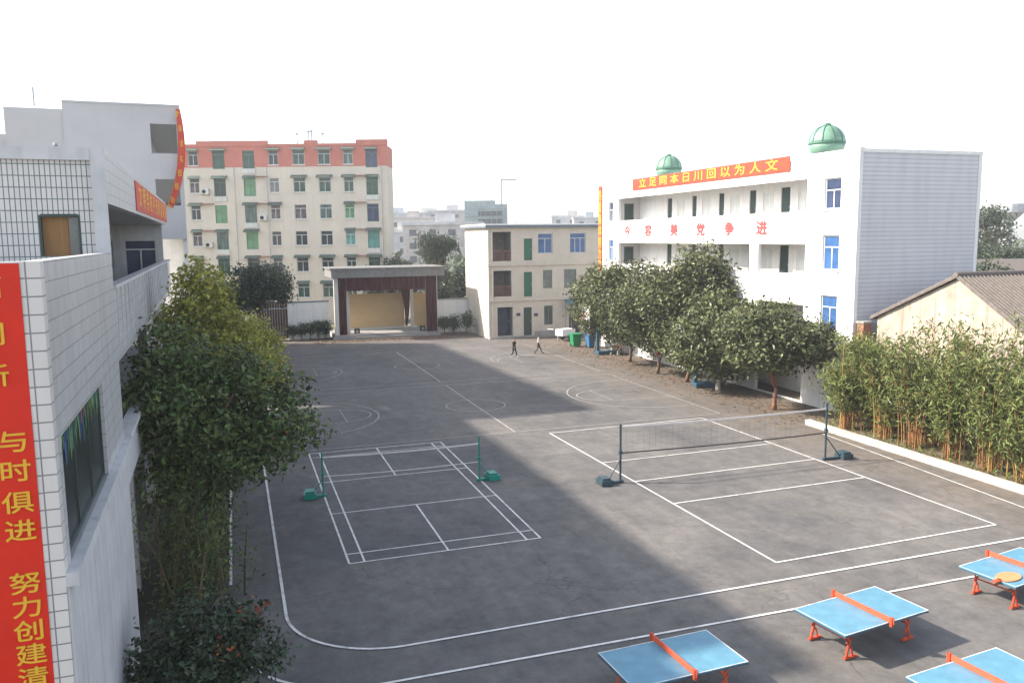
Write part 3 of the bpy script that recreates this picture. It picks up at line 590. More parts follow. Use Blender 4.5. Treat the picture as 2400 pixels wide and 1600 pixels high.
# ------------------------------------------------------------------ cream three storey building
CR = thing("cream_building", "cream three storey building with green doors and a flat blue grey roof edge", "building", (20.0, 50.5, 0))
H3 = [(0.45, 2.3, 7.35, 10.1), (3.58, 4.42, 7.38, 9.45), (5.0, 6.5, 8.0, 9.95), (8.3, 10.0, 8.0, 9.95), (0.5, 2.3, 4.0, 6.45), (3.55, 4.38, 3.9, 6.28), (5.5, 6.45, 4.65, 6.42), (7.7, 8.98, 4.65, 6.45), (10.0, 10.9, 4.65, 6.45),
      (0.85, 2.4, .2, 2.98), (3.5, 4.33, .15, 2.88), (5.6, 6.5, 1.1, 2.98), (8.2, 9.4, .2, 2.6)]
w = MB(); w.panel(0, 13, 0, 10.5, 0, .25, H3); w.build("front_wall", M_cream, CR)
w = MB(); w.panel(.25, 8.0, 0, 10.5, 0, .25, [], axis='y'); w.build("gable_wall", M_cream, CR)
w = MB(); w.box(-.35, 13, -.45, 8.3, 10.5, 10.72); w.build("roof", M_roofdk, CR); w = MB(); w.box(-.38, 13, -.48, 8.3, 10.72, 10.84); w.build("roof_edge", M_white, CR)
for z in (7.12, 3.75):
    w = MB(); w.box(-.06, 13, -.14, -.002, z-.22, z); w.build("string_course", M_cream, CR)
for (a, b_, c, d) in (H3[0], H3[4], H3[9]):
    w = MB(); w.box(a, b_, .25, 2.2, c-.12, c-.002); w.box(a, b_, 2.2, 2.3, c, d); w.box(a-.1, a, .25, 2.3, c-.12, d); w.box(b_, b_+.1, .25, 2.3, c-.12, d); w.box(a, b_, .25, 2.2, d, d+.1); w.build("balcony_recess", mat("recess_grey", (0.20, 0.19, 0.175), var=0.2), CR)
for (a, b_, c, d) in (H3[0], H3[4]):
    w = MB()
    for i in range(12): x = a+.05+i*(b_-a-.1)/11; w.box(x-.015, x+.015, .05, .08, c, c+.95)
    w.box(a, b_, .04, .09, c+.95, c+1.0); w.build("railing", M_rust, CR)
make_door(.82, 2.05, M_door, CR, (4.0, .1, 7.4)); make_door(.82, 2.35, M_door, CR, (3.965, .1, 3.92)); make_door(.82, 2.7, M_doordk, CR, (3.915, .1, .17)); make_door(1.5, 2.7, M_gnavy, CR, (1.62, 1.0, .22))
make_window("window", 1.48, 1.93, M_gblue, M_frame, CR, (5.75, .08, 8.975), mull=1, transom=.5); make_window("window", 1.68, 1.93, M_gblue, M_frame, CR, (9.15, .08, 8.975), mull=2, transom=.5)
for h_ in H3[6:9]: make_window("window", h_[1]-h_[0]-.02, h_[3]-h_[2]-.02, M_gE, M_frameg, CR, ((h_[0]+h_[1])/2, .08, (h_[2]+h_[3])/2), mull=1)
h_ = H3[11]; make_window("window", h_[1]-h_[0]-.02, h_[3]-h_[2]-.02, M_gB, M_frameg, CR, ((h_[0]+h_[1])/2, .08, (h_[2]+h_[3])/2), mull=1)
make_door(1.18, 2.38, M_gB, CR, (8.8, .1, .21))
w = MB(); w.box(4.6, 8.0, -.05, -.002, 0, .55); w.build("plinth", M_concrete, CR)
w = MB(); w.box(-.02, 13, -.32, -.05, 0, .15); w.build("doorstep", M_concrete, CR)
for i, (x, z) in enumerate(((2.95, 2.1), (4.75, 2.0))):
    s_ = MB(); s_.box(x-.2, x+.2, -.03, -.002, z, z+.28); s_.build("notice_plate", M_gnavy, CR)
w = MB(); w.tube([(.35, -.1, .2), (.35, -.1, 10.3)], .05, 6); w.build("drainpipe", M_cream, CR)
AW = thing("canopy", "small blue canopy on posts beside the cream building entrance", "canopy", (27.6, 48.6, 0))
w = MB(); w.add([(0, 0, 3.0), (2.6, 0, 3.0), (2.6, 1.6, 3.5), (0, 1.6, 3.5), (0, 0, 3.06), (2.6, 0, 3.06), (2.6, 1.6, 3.56), (0, 1.6, 3.56)], [(0, 3, 2, 1), (4, 5, 6, 7), (0, 1, 5, 4), (1, 2, 6, 5), (2, 3, 7, 6), (3, 0, 4, 7)]); w.build("roof_sheet", M_canopy, AW)
for x, yy in ((.1, .1), (2.5, .1), (.1, 1.5), (2.5, 1.5)):
    w = MB(); w.tube([(x, yy, 0), (x, yy, 3.02+yy*.31)], .04, 6); w.build("post", M_metal, AW)

# ------------------------------------------------------------------ white school building on the right (sunlit)
WB = thing("school_building", "bright white three storey school building with green rooftop tanks on the right", "building", (27.7, 41.9, 0), -math.pi/2)
# local x = 41.9 - worldY, y = worldX - 27.7
X1 = 31.0
wins = [(28.42, 29.72, 10.9, 12.55), (28.42, 29.72, 7.65, 9.52), (28.42, 29.72, 4.35, 6.28), (1.42, 2.3, 10.78, 12.42), (1.42, 2.3, 7.5, 9.3), (1.42, 2.3, 4.2, 6.0)]
corr = [(3.25, 27.0, 10.85, 12.64), (3.25, 21.7, 7.35, 9.03), (22.6, 27.0, 7.35, 9.03), (3.25, 12.3, 3.75, 5.6), (12.9, 21.7, 3.75, 5.6), (22.6, 27.0, 3.75, 5.6),
        (3.25, 12.3, 1.15, 2.7), (12.9, 21.7, 1.15, 2.7), (22.6, 27.0, 0.05, 2.7)]
w = MB(); w.panel(0, X1, 0, 13.72, 0, .22, wins+corr); w.build("facade_wall", M_white, WB)
w = MB(); w.panel(.22, 8.1, 0, 13.72, X1, X1-.2, [], axis='y'); w.build("gable_wall", M_tile_gable, WB)
w = MB(); w.panel(.22, 8.1, 0, 13.72, 0, .2, [], axis='y'); w.panel(.2, X1-.2, 0, 13.72, 8.1, 7.9, []); w.build("rear_wall", M_white, WB)
w = MB(); w.box(-.03, X1+.03, -.04, .3, 13.72, 13.95); w.box(X1-.3, X1+.03, .3, 8.15, 13.72, 13.9); w.box(.3, X1-.3, .3, 8.1, 13.3, 13.45); w.build("parapet", M_white, WB)
for (ya, yb) in ((-.03, .12), (7.9, 8.13)): ct_ = MB(); ct_.box(X1+.002, X1+.03, ya, yb, 0, 13.72); ct_.build("corner_trim", M_white, WB)
w = MB()
for z in (10.05, 6.5, 3.0): w.box(.25, X1-.25, .22, 2.0, z-.25, z)
w.box(.25, X1-.25, .22, 2.0, 12.95, 13.15); w.build("floor_slab", M_white, WB)
dY = [(34.08, 33.34), (30.38, 29.77), (26.83, 26.18), (23.21, 22.49), (19.9, 19.0)]
dh = [(41.9-a, 41.9-b_) for a, b_ in dY]
holes = []
for (a, b_) in dh:
    for z in (10.07, 6.52, 3.02): holes.append((a, b_, z, z+2.4))
for i in range(5):
    for z in (10.9, 7.35, 3.85): 
        a = dh[i][1]+.75; holes.append((a, a+1.15, z, z+1.35))
w = MB(); w.panel(.25, X1-.25, 0, 13.1, 2.0, 2.2, holes); w.build("corridor_wall", M_white, WB)
for (a, b_) in dh:
    for z in (10.07, 6.52, 3.02): make_door(b_-a-.01, 2.38, M_doordk, WB, ((a+b_)/2, 2.07, z))
for i in range(5):
    for z in (10.9, 7.35, 3.85):
        a = dh[i][1]+.75; make_window("window", 1.13, 1.33, mat("pale_blind_glass", (0.62, 0.64, 0.62), rough=0.2, var=0.05) if "pale_blind_glass" not in MATS else MATS["pale_blind_glass"], M_white, WB, (a+.575, 2.06, z+.675), mull=1)
for z0, z1 in ((10.05, 12.95), (6.5, 9.8), (3.0, 6.25)):
    w = MB(); w.panel(.22, 2.0, z0, z1, 3.0, 3.25, [(.55, 1.45, z0+.05, z0+2.2)], axis='y'); w.build("stair_wall", M_greyL, WB)
    d_ = MB(); d_.box(3.06, 3.1, .55, 1.45, z0+.05, z0+2.2); d_.build("door", M_doordk, WB)
    w = MB(); w.panel(.22, 2.0, z0, z1, 27.0, 27.25, [], axis='y'); w.build("end_wall", M_greyL, WB)
for (a, b_, c, d), gl_ in zip(wins, (M_gnavy, M_gblue, M_gblue, M_gnavy, M_gblue, M_gnavy)):
    wo_ = make_window("window", b_-a-.02, d-c-.02, gl_, M_frame, WB, ((a+b_)/2, .09, (c+d)/2), mull=1, transom=.62)
    s_ = MB(); s_.box(a-.08, b_+.08, -.08, -.002, c-.09, c); s_.build("sill", M_white, WB)
for i, (x, c) in enumerate(zip((4.93, 8.48, 12.4, 16.0, 19.45, 22.9), "今容美党争进")):
    text_obj(c, 0.9, WB, (x, -.012, 9.93), (R(90), 0, 0), M_redlet, bold=0.05, scale=(1.25, 1, 1))
for z in (9.2,):
    w = MB(); w.box(3.2, 27.1, -.03, -.002, 9.03, 9.12); w.build("ledge", M_white, WB)
RBN = thing("roof_banner", "long red banner with yellow characters along the parapet of the white school building", "banner", (27.7, 41.9, 0), -math.pi/2)
w = MB(); w.box(5.9, 25.5, -.075, -.045, 13.17, 14.03); w.build("cloth", M_red2, RBN)
for i, c in enumerate("立足同本日川回以为人文"):
    text_obj(c, 0.80, RBN, (7.6+i*1.62, -.08, 13.6), (R(90), 0, 0), M_yellow, scale=(1.55, .9, 1))
VB = thing("vertical_banner", "narrow orange vertical banner with yellow characters at the far corner of the white school building", "banner", (27.7, 41.9, 0), -math.pi/2)
w = MB(); w.box(-.42, .16, -.11, -.06, 1.0, 13.85); w.build("cloth", M_red2, VB)
for i, c in enumerate("热爱集体努力学习奋发向上"):
    text_obj(c, 0.80, VB, (-.13, -.115, 13.0-i*1.0), (R(90), 0, 0), M_yellow, scale=(.82, 1.25, 1))
def make_tank(label, loc):
    t_ = thing("water_tank", label, "tank", loc, group="green tanks on the roof of the white school building")
    r = .98
    lo = MB(); lo.lathe([(r*.70, 0), (r*.88, .18), (r*.98, .42), (r, .62)], n=32); lo.build("lower_bowl", M_dome, t_, smooth=True)
    hi = MB(); hi.lathe([(r*.98, .68)]+[(r*.98*math.cos(R(a)), .68+.98*math.sin(R(a))) for a in range(8, 90, 8)]+[(.10, 1.66)], n=32); hi.build("upper_dome", M_dome, t_, smooth=True)
    bd_ = MB(); bd_.lathe([(r*1.03, .60), (r*1.05, .65), (r*1.03, .70)], n=32); bd_.build("rim_band", M_domed, t_, smooth=True)
    rb_ = MB()
    for q in range(10):
        a = 2*math.pi*q/10
        rb_.tube([(r*1.0*math.cos(R(e))*math.cos(a), r*1.0*math.cos(R(e))*math.sin(a), .68+1.0*math.sin(R(e))) for e in range(2, 88, 12)], .025, 5)
    rb_.build("rib", M_domed, t_); kn = MB(); kn.lathe([(.22, 1.62), (.20, 1.74), (.06, 1.80)], n=14); kn.build("cap", M_domed, t_)
    st_ = MB(); st_.box(-.6, .6, -.6, .6, -.55, 0); st_.build("plinth", M_concrete, t_)
    return t_
make_tank("green domed water tank nearest the tiled gable of the white school building", (29.4, 15.5, 14.0))
make_tank("green domed water tank behind the red roof banner, further from the tiled gable", (29.4, 33.4, 14.0))

# ------------------------------------------------------------------ old shed on the right
SH = thing("shed", "old shed with a stained sunlit plaster gable and brown tiled roof behind the bamboo", "shed", (28.35, 1.6, 0))
w = MB(); zE, zR, yR, yF = 5.38, 7.5, 3.45, 8.3
w.add([(0, 0, 0), (0, yF, 0), (0, yF, zE), (0, yR, zR), (0, 0, zE), (.25, 0, 0), (.25, yF, 0), (.25, yF, zE), (.25, yR, zR), (.25, 0, zE)],
      [(0, 4, 3, 2, 1), (5, 6, 7, 8, 9), (1, 2, 7, 6), (0, 5, 9, 4), (2, 3, 8, 7), (3, 4, 9, 8)]); w.build("gable_wall", M_plaster, SH)
w = MB(); w.box(.25, 16, 0, .25, 0, zE-.02); w.box(.25, 16, yF-.25, yF, 0, zE-.02); w.build("side_wall", M_plaster, SH)
for (ya, yb, za, zb) in ((-.35, yR, zE-.18, zR+.06), (yR, yF+.35, zR+.06, zE-.18)):
    w = MB(); n = 40
    w.add([(-.18, ya, za), (16.2, ya, za), (16.2, yb, zb), (-.18, yb, zb), (-.18, ya, za+.12), (16.2, ya, za+.12), (16.2, yb, zb+.12), (-.18, yb, zb+.12)], [(0, 3, 2, 1), (4, 5, 6, 7), (0, 1, 5, 4), (1, 2, 6, 5), (2, 3, 7, 6), (3, 0, 4, 7)])
    for i in range(70):
        x = -.1+i*.233; w.tube([(x, ya, za+.12), (x, yb, zb+.12)], .07, 6)
    w.build("roof_slope", M_rooftile, SH)
w = MB(); w.tube([(-.2, yR, zR+.2), (16.2, yR, zR+.2)], .13, 8); w.build("ridge", M_rooftile, SH)
BKW = thing("brick_pier", "low reddish brick wall end between the white gable and the shed", "wall", (27.75, 10.3, 0))
w = MB(); w.box(0, .5, -.1, .35, 0, 5.0); w.build("pier", mat("red_brick", (0.26, 0.12, 0.08), var=0.25, scale=8), BKW); w = MB(); w.box(-.06, .56, -.16, .41, 5.0, 5.1); w.build("cap", M_concrete, BKW)

# ------------------------------------------------------------------ vegetation
def leaf_mesh(centers, outdir, size, aspect, droop, r_):
    """One bent leaf (two quads) per centre, oriented mostly outward/up with scatter."""
    n = len(centers)
    nrm = outdir*0.55+r_.normal(0, .55, (n, 3))+np.array([0, 0, .45]); nrm /= np.linalg.norm(nrm, axis=1)[:, None]
    t = r_.normal(0, 1, (n, 3))+np.array([0, 0, -droop]); t -= nrm*np.sum(t*nrm, 1)[:, None]; t /= np.linalg.norm(t, axis=1)[:, None]
    bt = np.cross(nrm, t); s = size*r_.uniform(.4, 1.6, n)[:, None]
    a = centers-t*s*.5; c = centers+t*s*.5-nrm*s*.12
    m1 = centers+bt*s*aspect*.5+nrm*s*.06; m2 = centers-bt*s*aspect*.5+nrm*s*.06
    v = np.stack([a, m1, c, m2], 1).reshape(-1, 3); f = np.arange(4*n).reshape(-1, 4)
    return v, f
def crown(clumps, n_leaves, size, seed, aspect=.55, droop=.3, shell=.55):
    """Leaves scattered through a list of ellipsoid clumps (cx,cy,cz,rx,ry,rz), denser to the surface, with twig-scale tufts."""
    r_ = np.random.default_rng(seed); cl = np.array(clumps, float); wgt = cl[:, 3]*cl[:, 4]*cl[:, 5]; wgt = wgt**.75; wgt /= wgt.sum()
    nt_ = max(8, n_leaves//14); idx = r_.choice(len(cl), nt_, p=wgt)
    d = r_.normal(0, 1, (nt_, 3)); d /= np.linalg.norm(d, axis=1)[:, None]; rad = (shell+(1-shell)*r_.random(nt_)**.6)*r_.uniform(.82, 1.10, nt_)
    tc = cl[idx, :3]+d*cl[idx, 3:6]*rad[:, None]
    k = r_.integers(0, nt_, n_leaves); off = r_.normal(0, 1, (n_leaves, 3))*size*1.25; off[:, 2] *= .7
    return leaf_mesh(tc[k]+off, d[k], size, aspect, droop, r_)
def np_mesh(name, v, f, m, parent):
    me = bpy.data.meshes.new(name); me.from_pydata(v.tolist(), [], f.tolist()); me.materials.append(m); me.update()
    o = bpy.data.objects.new(name, me); COL.objects.link(o); o.parent = parent; return o
def trunk_mesh(h, r0, limbs, seed, lean=(0, 0), fork=.55):
    r_ = random.Random(seed); mb = MB(); pts = []; 
    for i in range(6):
        f_ = i/5; pts.append((lean[0]*f_+r_.uniform(-.05, .05)*h*.2*f_, lean[1]*f_+r_.uniform(-.05, .05)*h*.2*f_, h*fork*f_))
    mb.tube(pts, [r0*1.35, r0*1.02, r0*.92, r0*.85, r0*.8, r0*.74], 8)
    tip = Vector(pts[-1])
    for (x, yy, z) in limbs:
        e = Vector((x, yy, z)); mid = tip.lerp(e, .5)+Vector((r_.uniform(-.2, .2), r_.uniform(-.2, .2), .15))
        mb.tube([tip-Vector((0, 0, .1)), mid, e], [r0*.55, r0*.34, r0*.12], 6)
        for q in range(3):
            f_ = r_.uniform(.45, .95); p = tip.lerp(e, f_); ee = p+Vector((r_.uniform(-.8, .8), r_.uniform(-.8, .8), r_.uniform(.1, .8))); mb.tube([p, ee], [r0*.16, r0*.05], 5)
    return mb
def tree(name, label, loc, clumps, n, size, leaf, seed, h=6, r0=.16, bark=M_bark, lean=(0, 0), fork=.5, group=None, aspect=.55, droop=.3, shell=.5, lime=False, cat="tree", extra=None):
    t_ = thing(name, label, cat, loc, 0, group)
    limbs = [(c[0], c[1], c[2]) for c in clumps[:9]]
    trunk_mesh(h, r0, limbs, seed, lean, fork).build("trunk", bark, t_, smooth=True)
    if lime: lm = MB(); lm.tube([(0, 0, .02), (lean[0]*.15, lean[1]*.15, 1.05)], [r0*1.42, r0*1.12], 10); lm.build("limewash_band", M_lime, t_)
    v, f = crown(clumps, n, size, seed, aspect, droop, shell); np_mesh("crown", v, f, leaf, t_)
    if extra:
        for (nm, cl, nn, sz, mt) in extra: v, f = crown(cl, nn//3, sz, seed+91, aspect, droop, shell); np_mesh(nm, v, f, mt, t_)
    return t_
def blob_clumps(cx, cy, cz, rx, ry, rz, n, seed, s=.46):
    """Irregular set of clumps filling an ellipsoid."""
    r_ = random.Random(seed); o = []
    for i in range(n):
        while True:
            p = [r_.uniform(-1, 1) for _ in range(3)]
            if sum(q*q for q in p) < 1: break
        k = r_.uniform(.7, 1.25)*s; o.append((cx+p[0]*rx*.72, cy+p[1]*ry*.72, cz+p[2]*rz*.72, rx*k, ry*k, rz*k*.85))
    return o

# big tree by the left building: lower dark broadleaf in front, taller yellow-green one behind it
tree("broadleaf_tree", "large dark green tree with spreading crown in front of the left building", (-4.3, 1.2, 0),
     blob_clumps(.4, .3, 4.75, 2.6, 2.5, 2.3, 22, 1, .42)+[(-.6, -.6, 2.9, .8, .9, .7), (.5, -.7, 2.7, .8, .8, .6)]+[(2.4, .4, 4.3, 1.25, 1.2, .9), (3.0, .5, 3.8, .85, .9, .7), (2.2, -.3, 3.4, .9, .9, .6), (1.2, -.9, 3.2, .9, .9, .6), (-.3, -.4, 3.2, .8, .9, .7), (-.3, .3, 6.4, 1.0, 1.1, 1.0), (2.9, .9, 4.9, .7, .8, .6)],
     24000, .17, M_leafD, 21, h=7, r0=.17, extra=[("reddish_leaves", [(2.5, .1, 3.15, .55, .5, .35), (2.1, -.6, 3.9, .4, .4, .3)], 160, .15, M_leafR)])
tree("conical_tree", "tall yellow green conical tree behind the large dark tree at left", (-4.0, 6.6, 0),
     [(.1, 0, 7.7, 1.0, 1.0, .9), (-.2, 0, 6.9, 1.2, 1.2, .9), (.4, -.2, 7.0, 1.1, 1.0, .8), (1.3, .2, 4.6, 1.3, 1.3, .9), (0, -.4, 5.9, 1.4, 1.3, 1), (0.1, 0, 8.0, .75, .8, .95), (.1, 0, 7.2, 1.15, 1.2, .9), (.3, 0, 6.3, 1.5, 1.5, .95), (.5, 0, 5.4, 1.75, 1.7, 1.0), (.7, .2, 4.5, 1.9, 1.8, .9), (-.5, 0, 6.6, 1.0, 1.2, .8), (1.6, .3, 5.2, .9, 1, .8), (-.2, .1, 8.6, .5, .5, .55), (1.2, .1, 6.6, .8, .9, .7), (1.9, .5, 4.2, .9, .9, .7), (-.9, .2, 5.6, .8, 1.0, .8)],
     17000, .16, M_leafY, 22, h=8.2, r0=.15, fork=.7)
tree("broadleaf_tree", "small green tree tucked between the conical tree and the basketball court", (-3.0, 17.0, 0), blob_clumps(.6, 0, 4.2, 1.7, 1.7, 2.0, 9, 5), 5200, .18, M_leafY, 25, h=5.5, r0=.13)
tree("round_tree", "dark round-topped tree by the metal gate in front of the apartment block", (-0.9, 50.0, 0), blob_clumps(0, 0, 5.7, 3.1, 2.9, 2.4, 20, 6, .45), 12500, .23, M_leafS, 26, h=7, r0=.2)
# leafless stems under the big tree
ST_ = thing("stem_thicket", "thicket of thin leafy brown stems under the large dark tree", "shrub", (-4.2, -.3, 0))
sm = MB(); rs_ = random.Random(5); lc = []
for q in range(48):
    x, yy = rs_.gauss(0, .55), rs_.gauss(0, 1.3); h = rs_.uniform(1.8, 3.6); dx, dy = rs_.gauss(0, .45), rs_.gauss(0, .45)
    sm.tube([(x, yy, 0), (x+dx*.5, yy+dy*.5, h*.55), (x+dx*1.3, yy+dy*1.3, h)], [.028, .02, .008], 5)
    for j in range(110): f_ = rs_.uniform(.05, 1); lc.append((x+dx*f_*1.2+rs_.gauss(0, .22), yy+dy*f_*1.2+rs_.gauss(0, .22), h*f_))
sm.build("stems", M_stem, ST_); lc = np.array(lc); v, f = leaf_mesh(lc, np.zeros_like(lc), .13, .3, .8, np.random.default_rng(4)); np_mesh("foliage", v, f, M_leafD, ST_)
tree("round_bush", "dense round dark bush at the bottom left corner by the track curve", (-3.8, -6.7, 0), blob_clumps(0, 0, 1.45, 1.6, 1.6, 1.15, 16, 8, .42), 9000, .12, M_leafS, 28, h=1.8, r0=.09, cat="bush", aspect=.6,
     extra=[("reddish_leaves", [(.5, -.9, 1.8, .35, .3, .3), (.9, 0, 2.0, .35, .35, .25)], 150, .10, M_leafR)])

# the tree row in front of the white building
row = [((25.1, 13.8), (.35, 0, 4.1, 2.9, 2.5, 1.75), "nearest tree of the row, with a reddish trunk beside the bamboo", M_barkr, 7200, False),
       ((25.5, 20.0), (.1, 0, 3.9, 2.3, 2.2, 2.0), "tree with a pale limewashed trunk right of the nearer basketball stand", M_bark, 6400, True),
       ((25.2, 23.2), (1.2, 0, 5.6, 2.7, 2.4, 2.7), "tallest tree of the row, behind the nearer basketball stand", M_bark, 8500, False),
       ((25.0, 26.8), (.7, 0, 5.0, 2.7, 2.4, 2.6), "tree of the row with a red cloth tied round its trunk", M_bark, 7000, False),
       ((25.8, 32.6), (.3, 0, 4.9, 2.7, 2.6, 2.8), "tree of the row standing by the corridor doorway of the white building", M_bark, 7000, False),
       ((25.6, 38.6), (.5, 0, 4.6, 2.1, 2.2, 2.4), "farthest tree of the row, before the narrow orange banner", M_bark, 6000, False)]
for i, ((x, yy), c, lab, bk, n, lm) in enumerate(row):
    tree("street_tree", lab, (x, yy, 0), blob_clumps(c[0], c[1], c[2]-(.45 if i else .15), c[3]*(1.55 if 0 < i < 5 else 1.26), c[4]*1.25, c[5]*(1.38 if 0 < i < 5 else 1.18), 38, 40+i, .42), int(n*3.4), .24 if i else .22, M_leafO, 50+i, h=c[2]+c[5]*.3, r0=.125, bark=bk, group="row of trees in front of the white school building", shell=.45, lime=lm, fork=.28, lean=(c[0]*.3, 0))
RS = thing("red_cloth", "faded red cloth tied round a tree trunk by the low white wall", "cloth", (25.0, 26.8, 1.25)); w = MB()
w.tube([(0.03, -.02, -.05), (0.04, -.02, .85)], [.2, .18], 10); w.build("wrap", M_clothr, RS); w = MB(); w.box(-.02, .18, -.26, -.18, -.1, .3); w.build("knot", M_clothr, RS)

# bamboo along the kerb
def bamboo(label, loc, h, seed, n=34, spread=.5, nl=1900):
    t_ = thing("bamboo_clump", label, "bamboo", loc, 0, "bamboo clumps in the bed along the white kerb"); r_ = random.Random(seed); mb = MB(); L_ = []
    for q in range(n):
        a = r_.uniform(0, 2*math.pi); rr_ = abs(r_.gauss(0, spread*.5)); x, yy = rr_*math.cos(a), rr_*math.sin(a); hh = h*r_.uniform(.42, 1.16); oa = a+r_.gauss(0, .5); arch = r_.uniform(.2, 1.2)*h*.24
        pts = []
        for k_ in range(7):
            f_ = k_/6; pts.append((x+math.cos(oa)*arch*f_**2.2, yy+math.sin(oa)*arch*f_**2.2, .1+hh*(f_-.10*f_**4)))
        mb.tube(pts, [.022, .021, .02, .018, .014, .010, .005], 5, cap=False)
        for j in range(nl//n):
            f_ = 1-.62*r_.random()**1.25; k_ = min(int(f_*6), 5); g_ = f_*6-k_; p = [pts[k_][m_]*(1-g_)+pts[k_+1][m_]*g_ for m_ in range(3)]; s_ = .12+.30*r_.random()
            L_.append((p[0]+r_.gauss(0, s_), p[1]+r_.gauss(0, s_), p[2]+r_.gauss(-.06, s_*.8)))
    for q in range(12):
        a = r_.uniform(0, 6.28); mb.tube([(0.2*math.cos(a), .2*math.sin(a), .1), (.5*math.cos(a), .5*math.sin(a), r_.uniform(.3, 1.0))], [.012, .004], 4, cap=False)
    mb.build("canes", M_cane, t_); L_ = np.array(L_); v, f = leaf_mesh(L_, np.zeros_like(L_), .25, .27, 1.1, np.random.default_rng(seed)); np_mesh("leaves", v, f, M_leafB, t_)
    return t_
bl = [((25.3, 8.3), 4.7, "leftmost bamboo clump, just behind the right volleyball post"), ((26.4, 7.4), 4.6, "bamboo clump at the back left, touching the tree crown"), ((25.6, 6.2), 4.7, "bamboo clump second from the volleyball post along the kerb"),
      ((25.5, 4.3), 4.9, "bamboo clump third from the volleyball post along the kerb"), ((26.7, 4.0), 5.5, "tall bamboo clump with upright tip in front of the shed gable"), ((25.4, 2.3), 4.7, "bamboo clump in the middle of the kerb bed with golden canes"),
      ((25.5, .4), 4.6, "bamboo clump fifth from the volleyball post along the kerb"), ((26.6, 1.4), 5.7, "tall pale-tipped bamboo clump against the shed wall"), ((25.6, -1.3), 4.4, "bamboo clump by the right frame edge with reddish canes"), ((26.7, -.6), 5.0, "rear bamboo clump near the right frame edge"),
      ((25.7, -3.0), 4.0, "nearest bamboo clump, cut by the right frame edge"), ((26.6, 9.4), 4.5, "bamboo clump in the corner between the brick pier and the tree trunk")]
for i, ((x, yy), h, lab) in enumerate(bl): bamboo(lab, (x, yy, 0), h, 70+i, n=32 if i != 4 else 36, spread=.75, nl=3000)
ug = MB(); r_ = random.Random(9); pts = np.array([(r_.uniform(24.7, 27.6), r_.uniform(-6, 10), .14+abs(r_.gauss(0, .10))) for q in range(2600)]); v, f = leaf_mesh(pts, np.zeros_like(pts), .13, .4, .2, np.random.default_rng(3))
me = bpy.data.meshes.new("ground_cover"); me.from_pydata(v.tolist(), [], f.tolist()); me.materials.append(M_leafB); uo = bpy.data.objects.new("ground_cover", me); COL.objects.link(uo); tag(uo, "low green weeds and fallen leaves under the bamboo", "weeds", kind="stuff")
# fallen leaves along the tree row and in front of the stage
pts = np.array([(r_.gauss(25.2, 1.2), r_.uniform(10.5, 45), .02) for q in range(2200)]+[(r_.uniform(4, 17), r_.gauss(54.3, .8), .03) for q in range(1500)]); pts[:, 0] = np.minimum(pts[:, 0], 27.4); v, f = leaf_mesh(pts, np.tile(np.array([0, 0, 3.0]), (len(pts), 1)), .13, .5, .0, np.random.default_rng(6))
me = bpy.data.meshes.new("fallen_leaves"); me.from_pydata(v.tolist(), [], f.tolist()); me.materials.append(mat("leaf_litter", (0.16, 0.10, 0.05), island=.5)); uo = bpy.data.objects.new("fallen_leaves", me); COL.objects.link(uo); tag(uo, "brown fallen leaves along the tree row and the stage front", "leaf litter", kind="stuff")

# clipped shrubs beside the stage
pos = [("left end of the five", 2.35, 56.9, 1.75), ("second from left of the five", 3.15, 56.8, 1.85), ("middle of the five", 3.95, 56.8, 1.8), ("fourth of the five", 4.7, 56.7, 1.9), ("nearest the left curtain among the five", 5.4, 56.7, 1.95)]
for i, (a, x, yy, h) in enumerate(pos):
    tree("shrub", "dark clipped shrub before the left boundary wall, "+a, (x, yy, 0), blob_clumps(0, 0, h*.62, .56, .56, h*.40, 8, 80+i, .55), 1300, .14, M_leafS, 90+i, h=h*.7, r0=.05, cat="shrub", group="shrubs left of the stage")
for i, (a, x, yy, h) in enumerate([("next to the right curtain", 17.0, 56.0, 1.8), ("middle of the three", 17.9, 55.5, 1.95), ("tallest, beside the cream gable", 18.9, 54.6, 2.5)]):
    tree("shrub", "dark shrub right of the stage, "+a, (x, yy, 0), blob_clumps(0, 0, h*.58, .68, .68, h*.42, 8, 86+i, .55), 1600, .15, M_leafS, 96+i, h=h*.7, r0=.05, cat="shrub", group="shrubs right of the stage")

# trees behind the stage
tree("palm_like_tree", "shaggy drooping tree rising behind the stage roof", (18.9, 66, 0), blob_clumps(0, 0, 8.3, 2.2, 2.0, 2.4, 9, 101, .45)+[(0, 0, 5.0, 1.5, 1.5, 1.6)], 5500, .34, M_leafF, 111, h=9, r0=.22, aspect=.25, droop=1.2)
tree("broadleaf_tree", "low dark tree mass between apartment block and shaggy tree", (14.6, 70, 0), blob_clumps(0, 0, 4.6, 3.4, 2.6, 3.1, 12, 102, .45), 6500, .30, M_leafS, 112, h=6, r0=.2)
tree("broadleaf_tree", "dark tree beside the gable of the cream building", (20.3, 63.5, 0), blob_clumps(0, 0, 4.6, 1.8, 1.8, 2.6, 9, 103, .45), 4200, .28, M_leafF, 113, h=6, r0=.18)
tree("broadleaf_tree", "tree behind the low wall right of the stage", (17.6, 61.5, 0), blob_clumps(0, 0, 3.3, 1.4, 1.3, 1.9, 7, 104, .5), 2600, .25, M_leafS, 114, h=4, r0=.14)
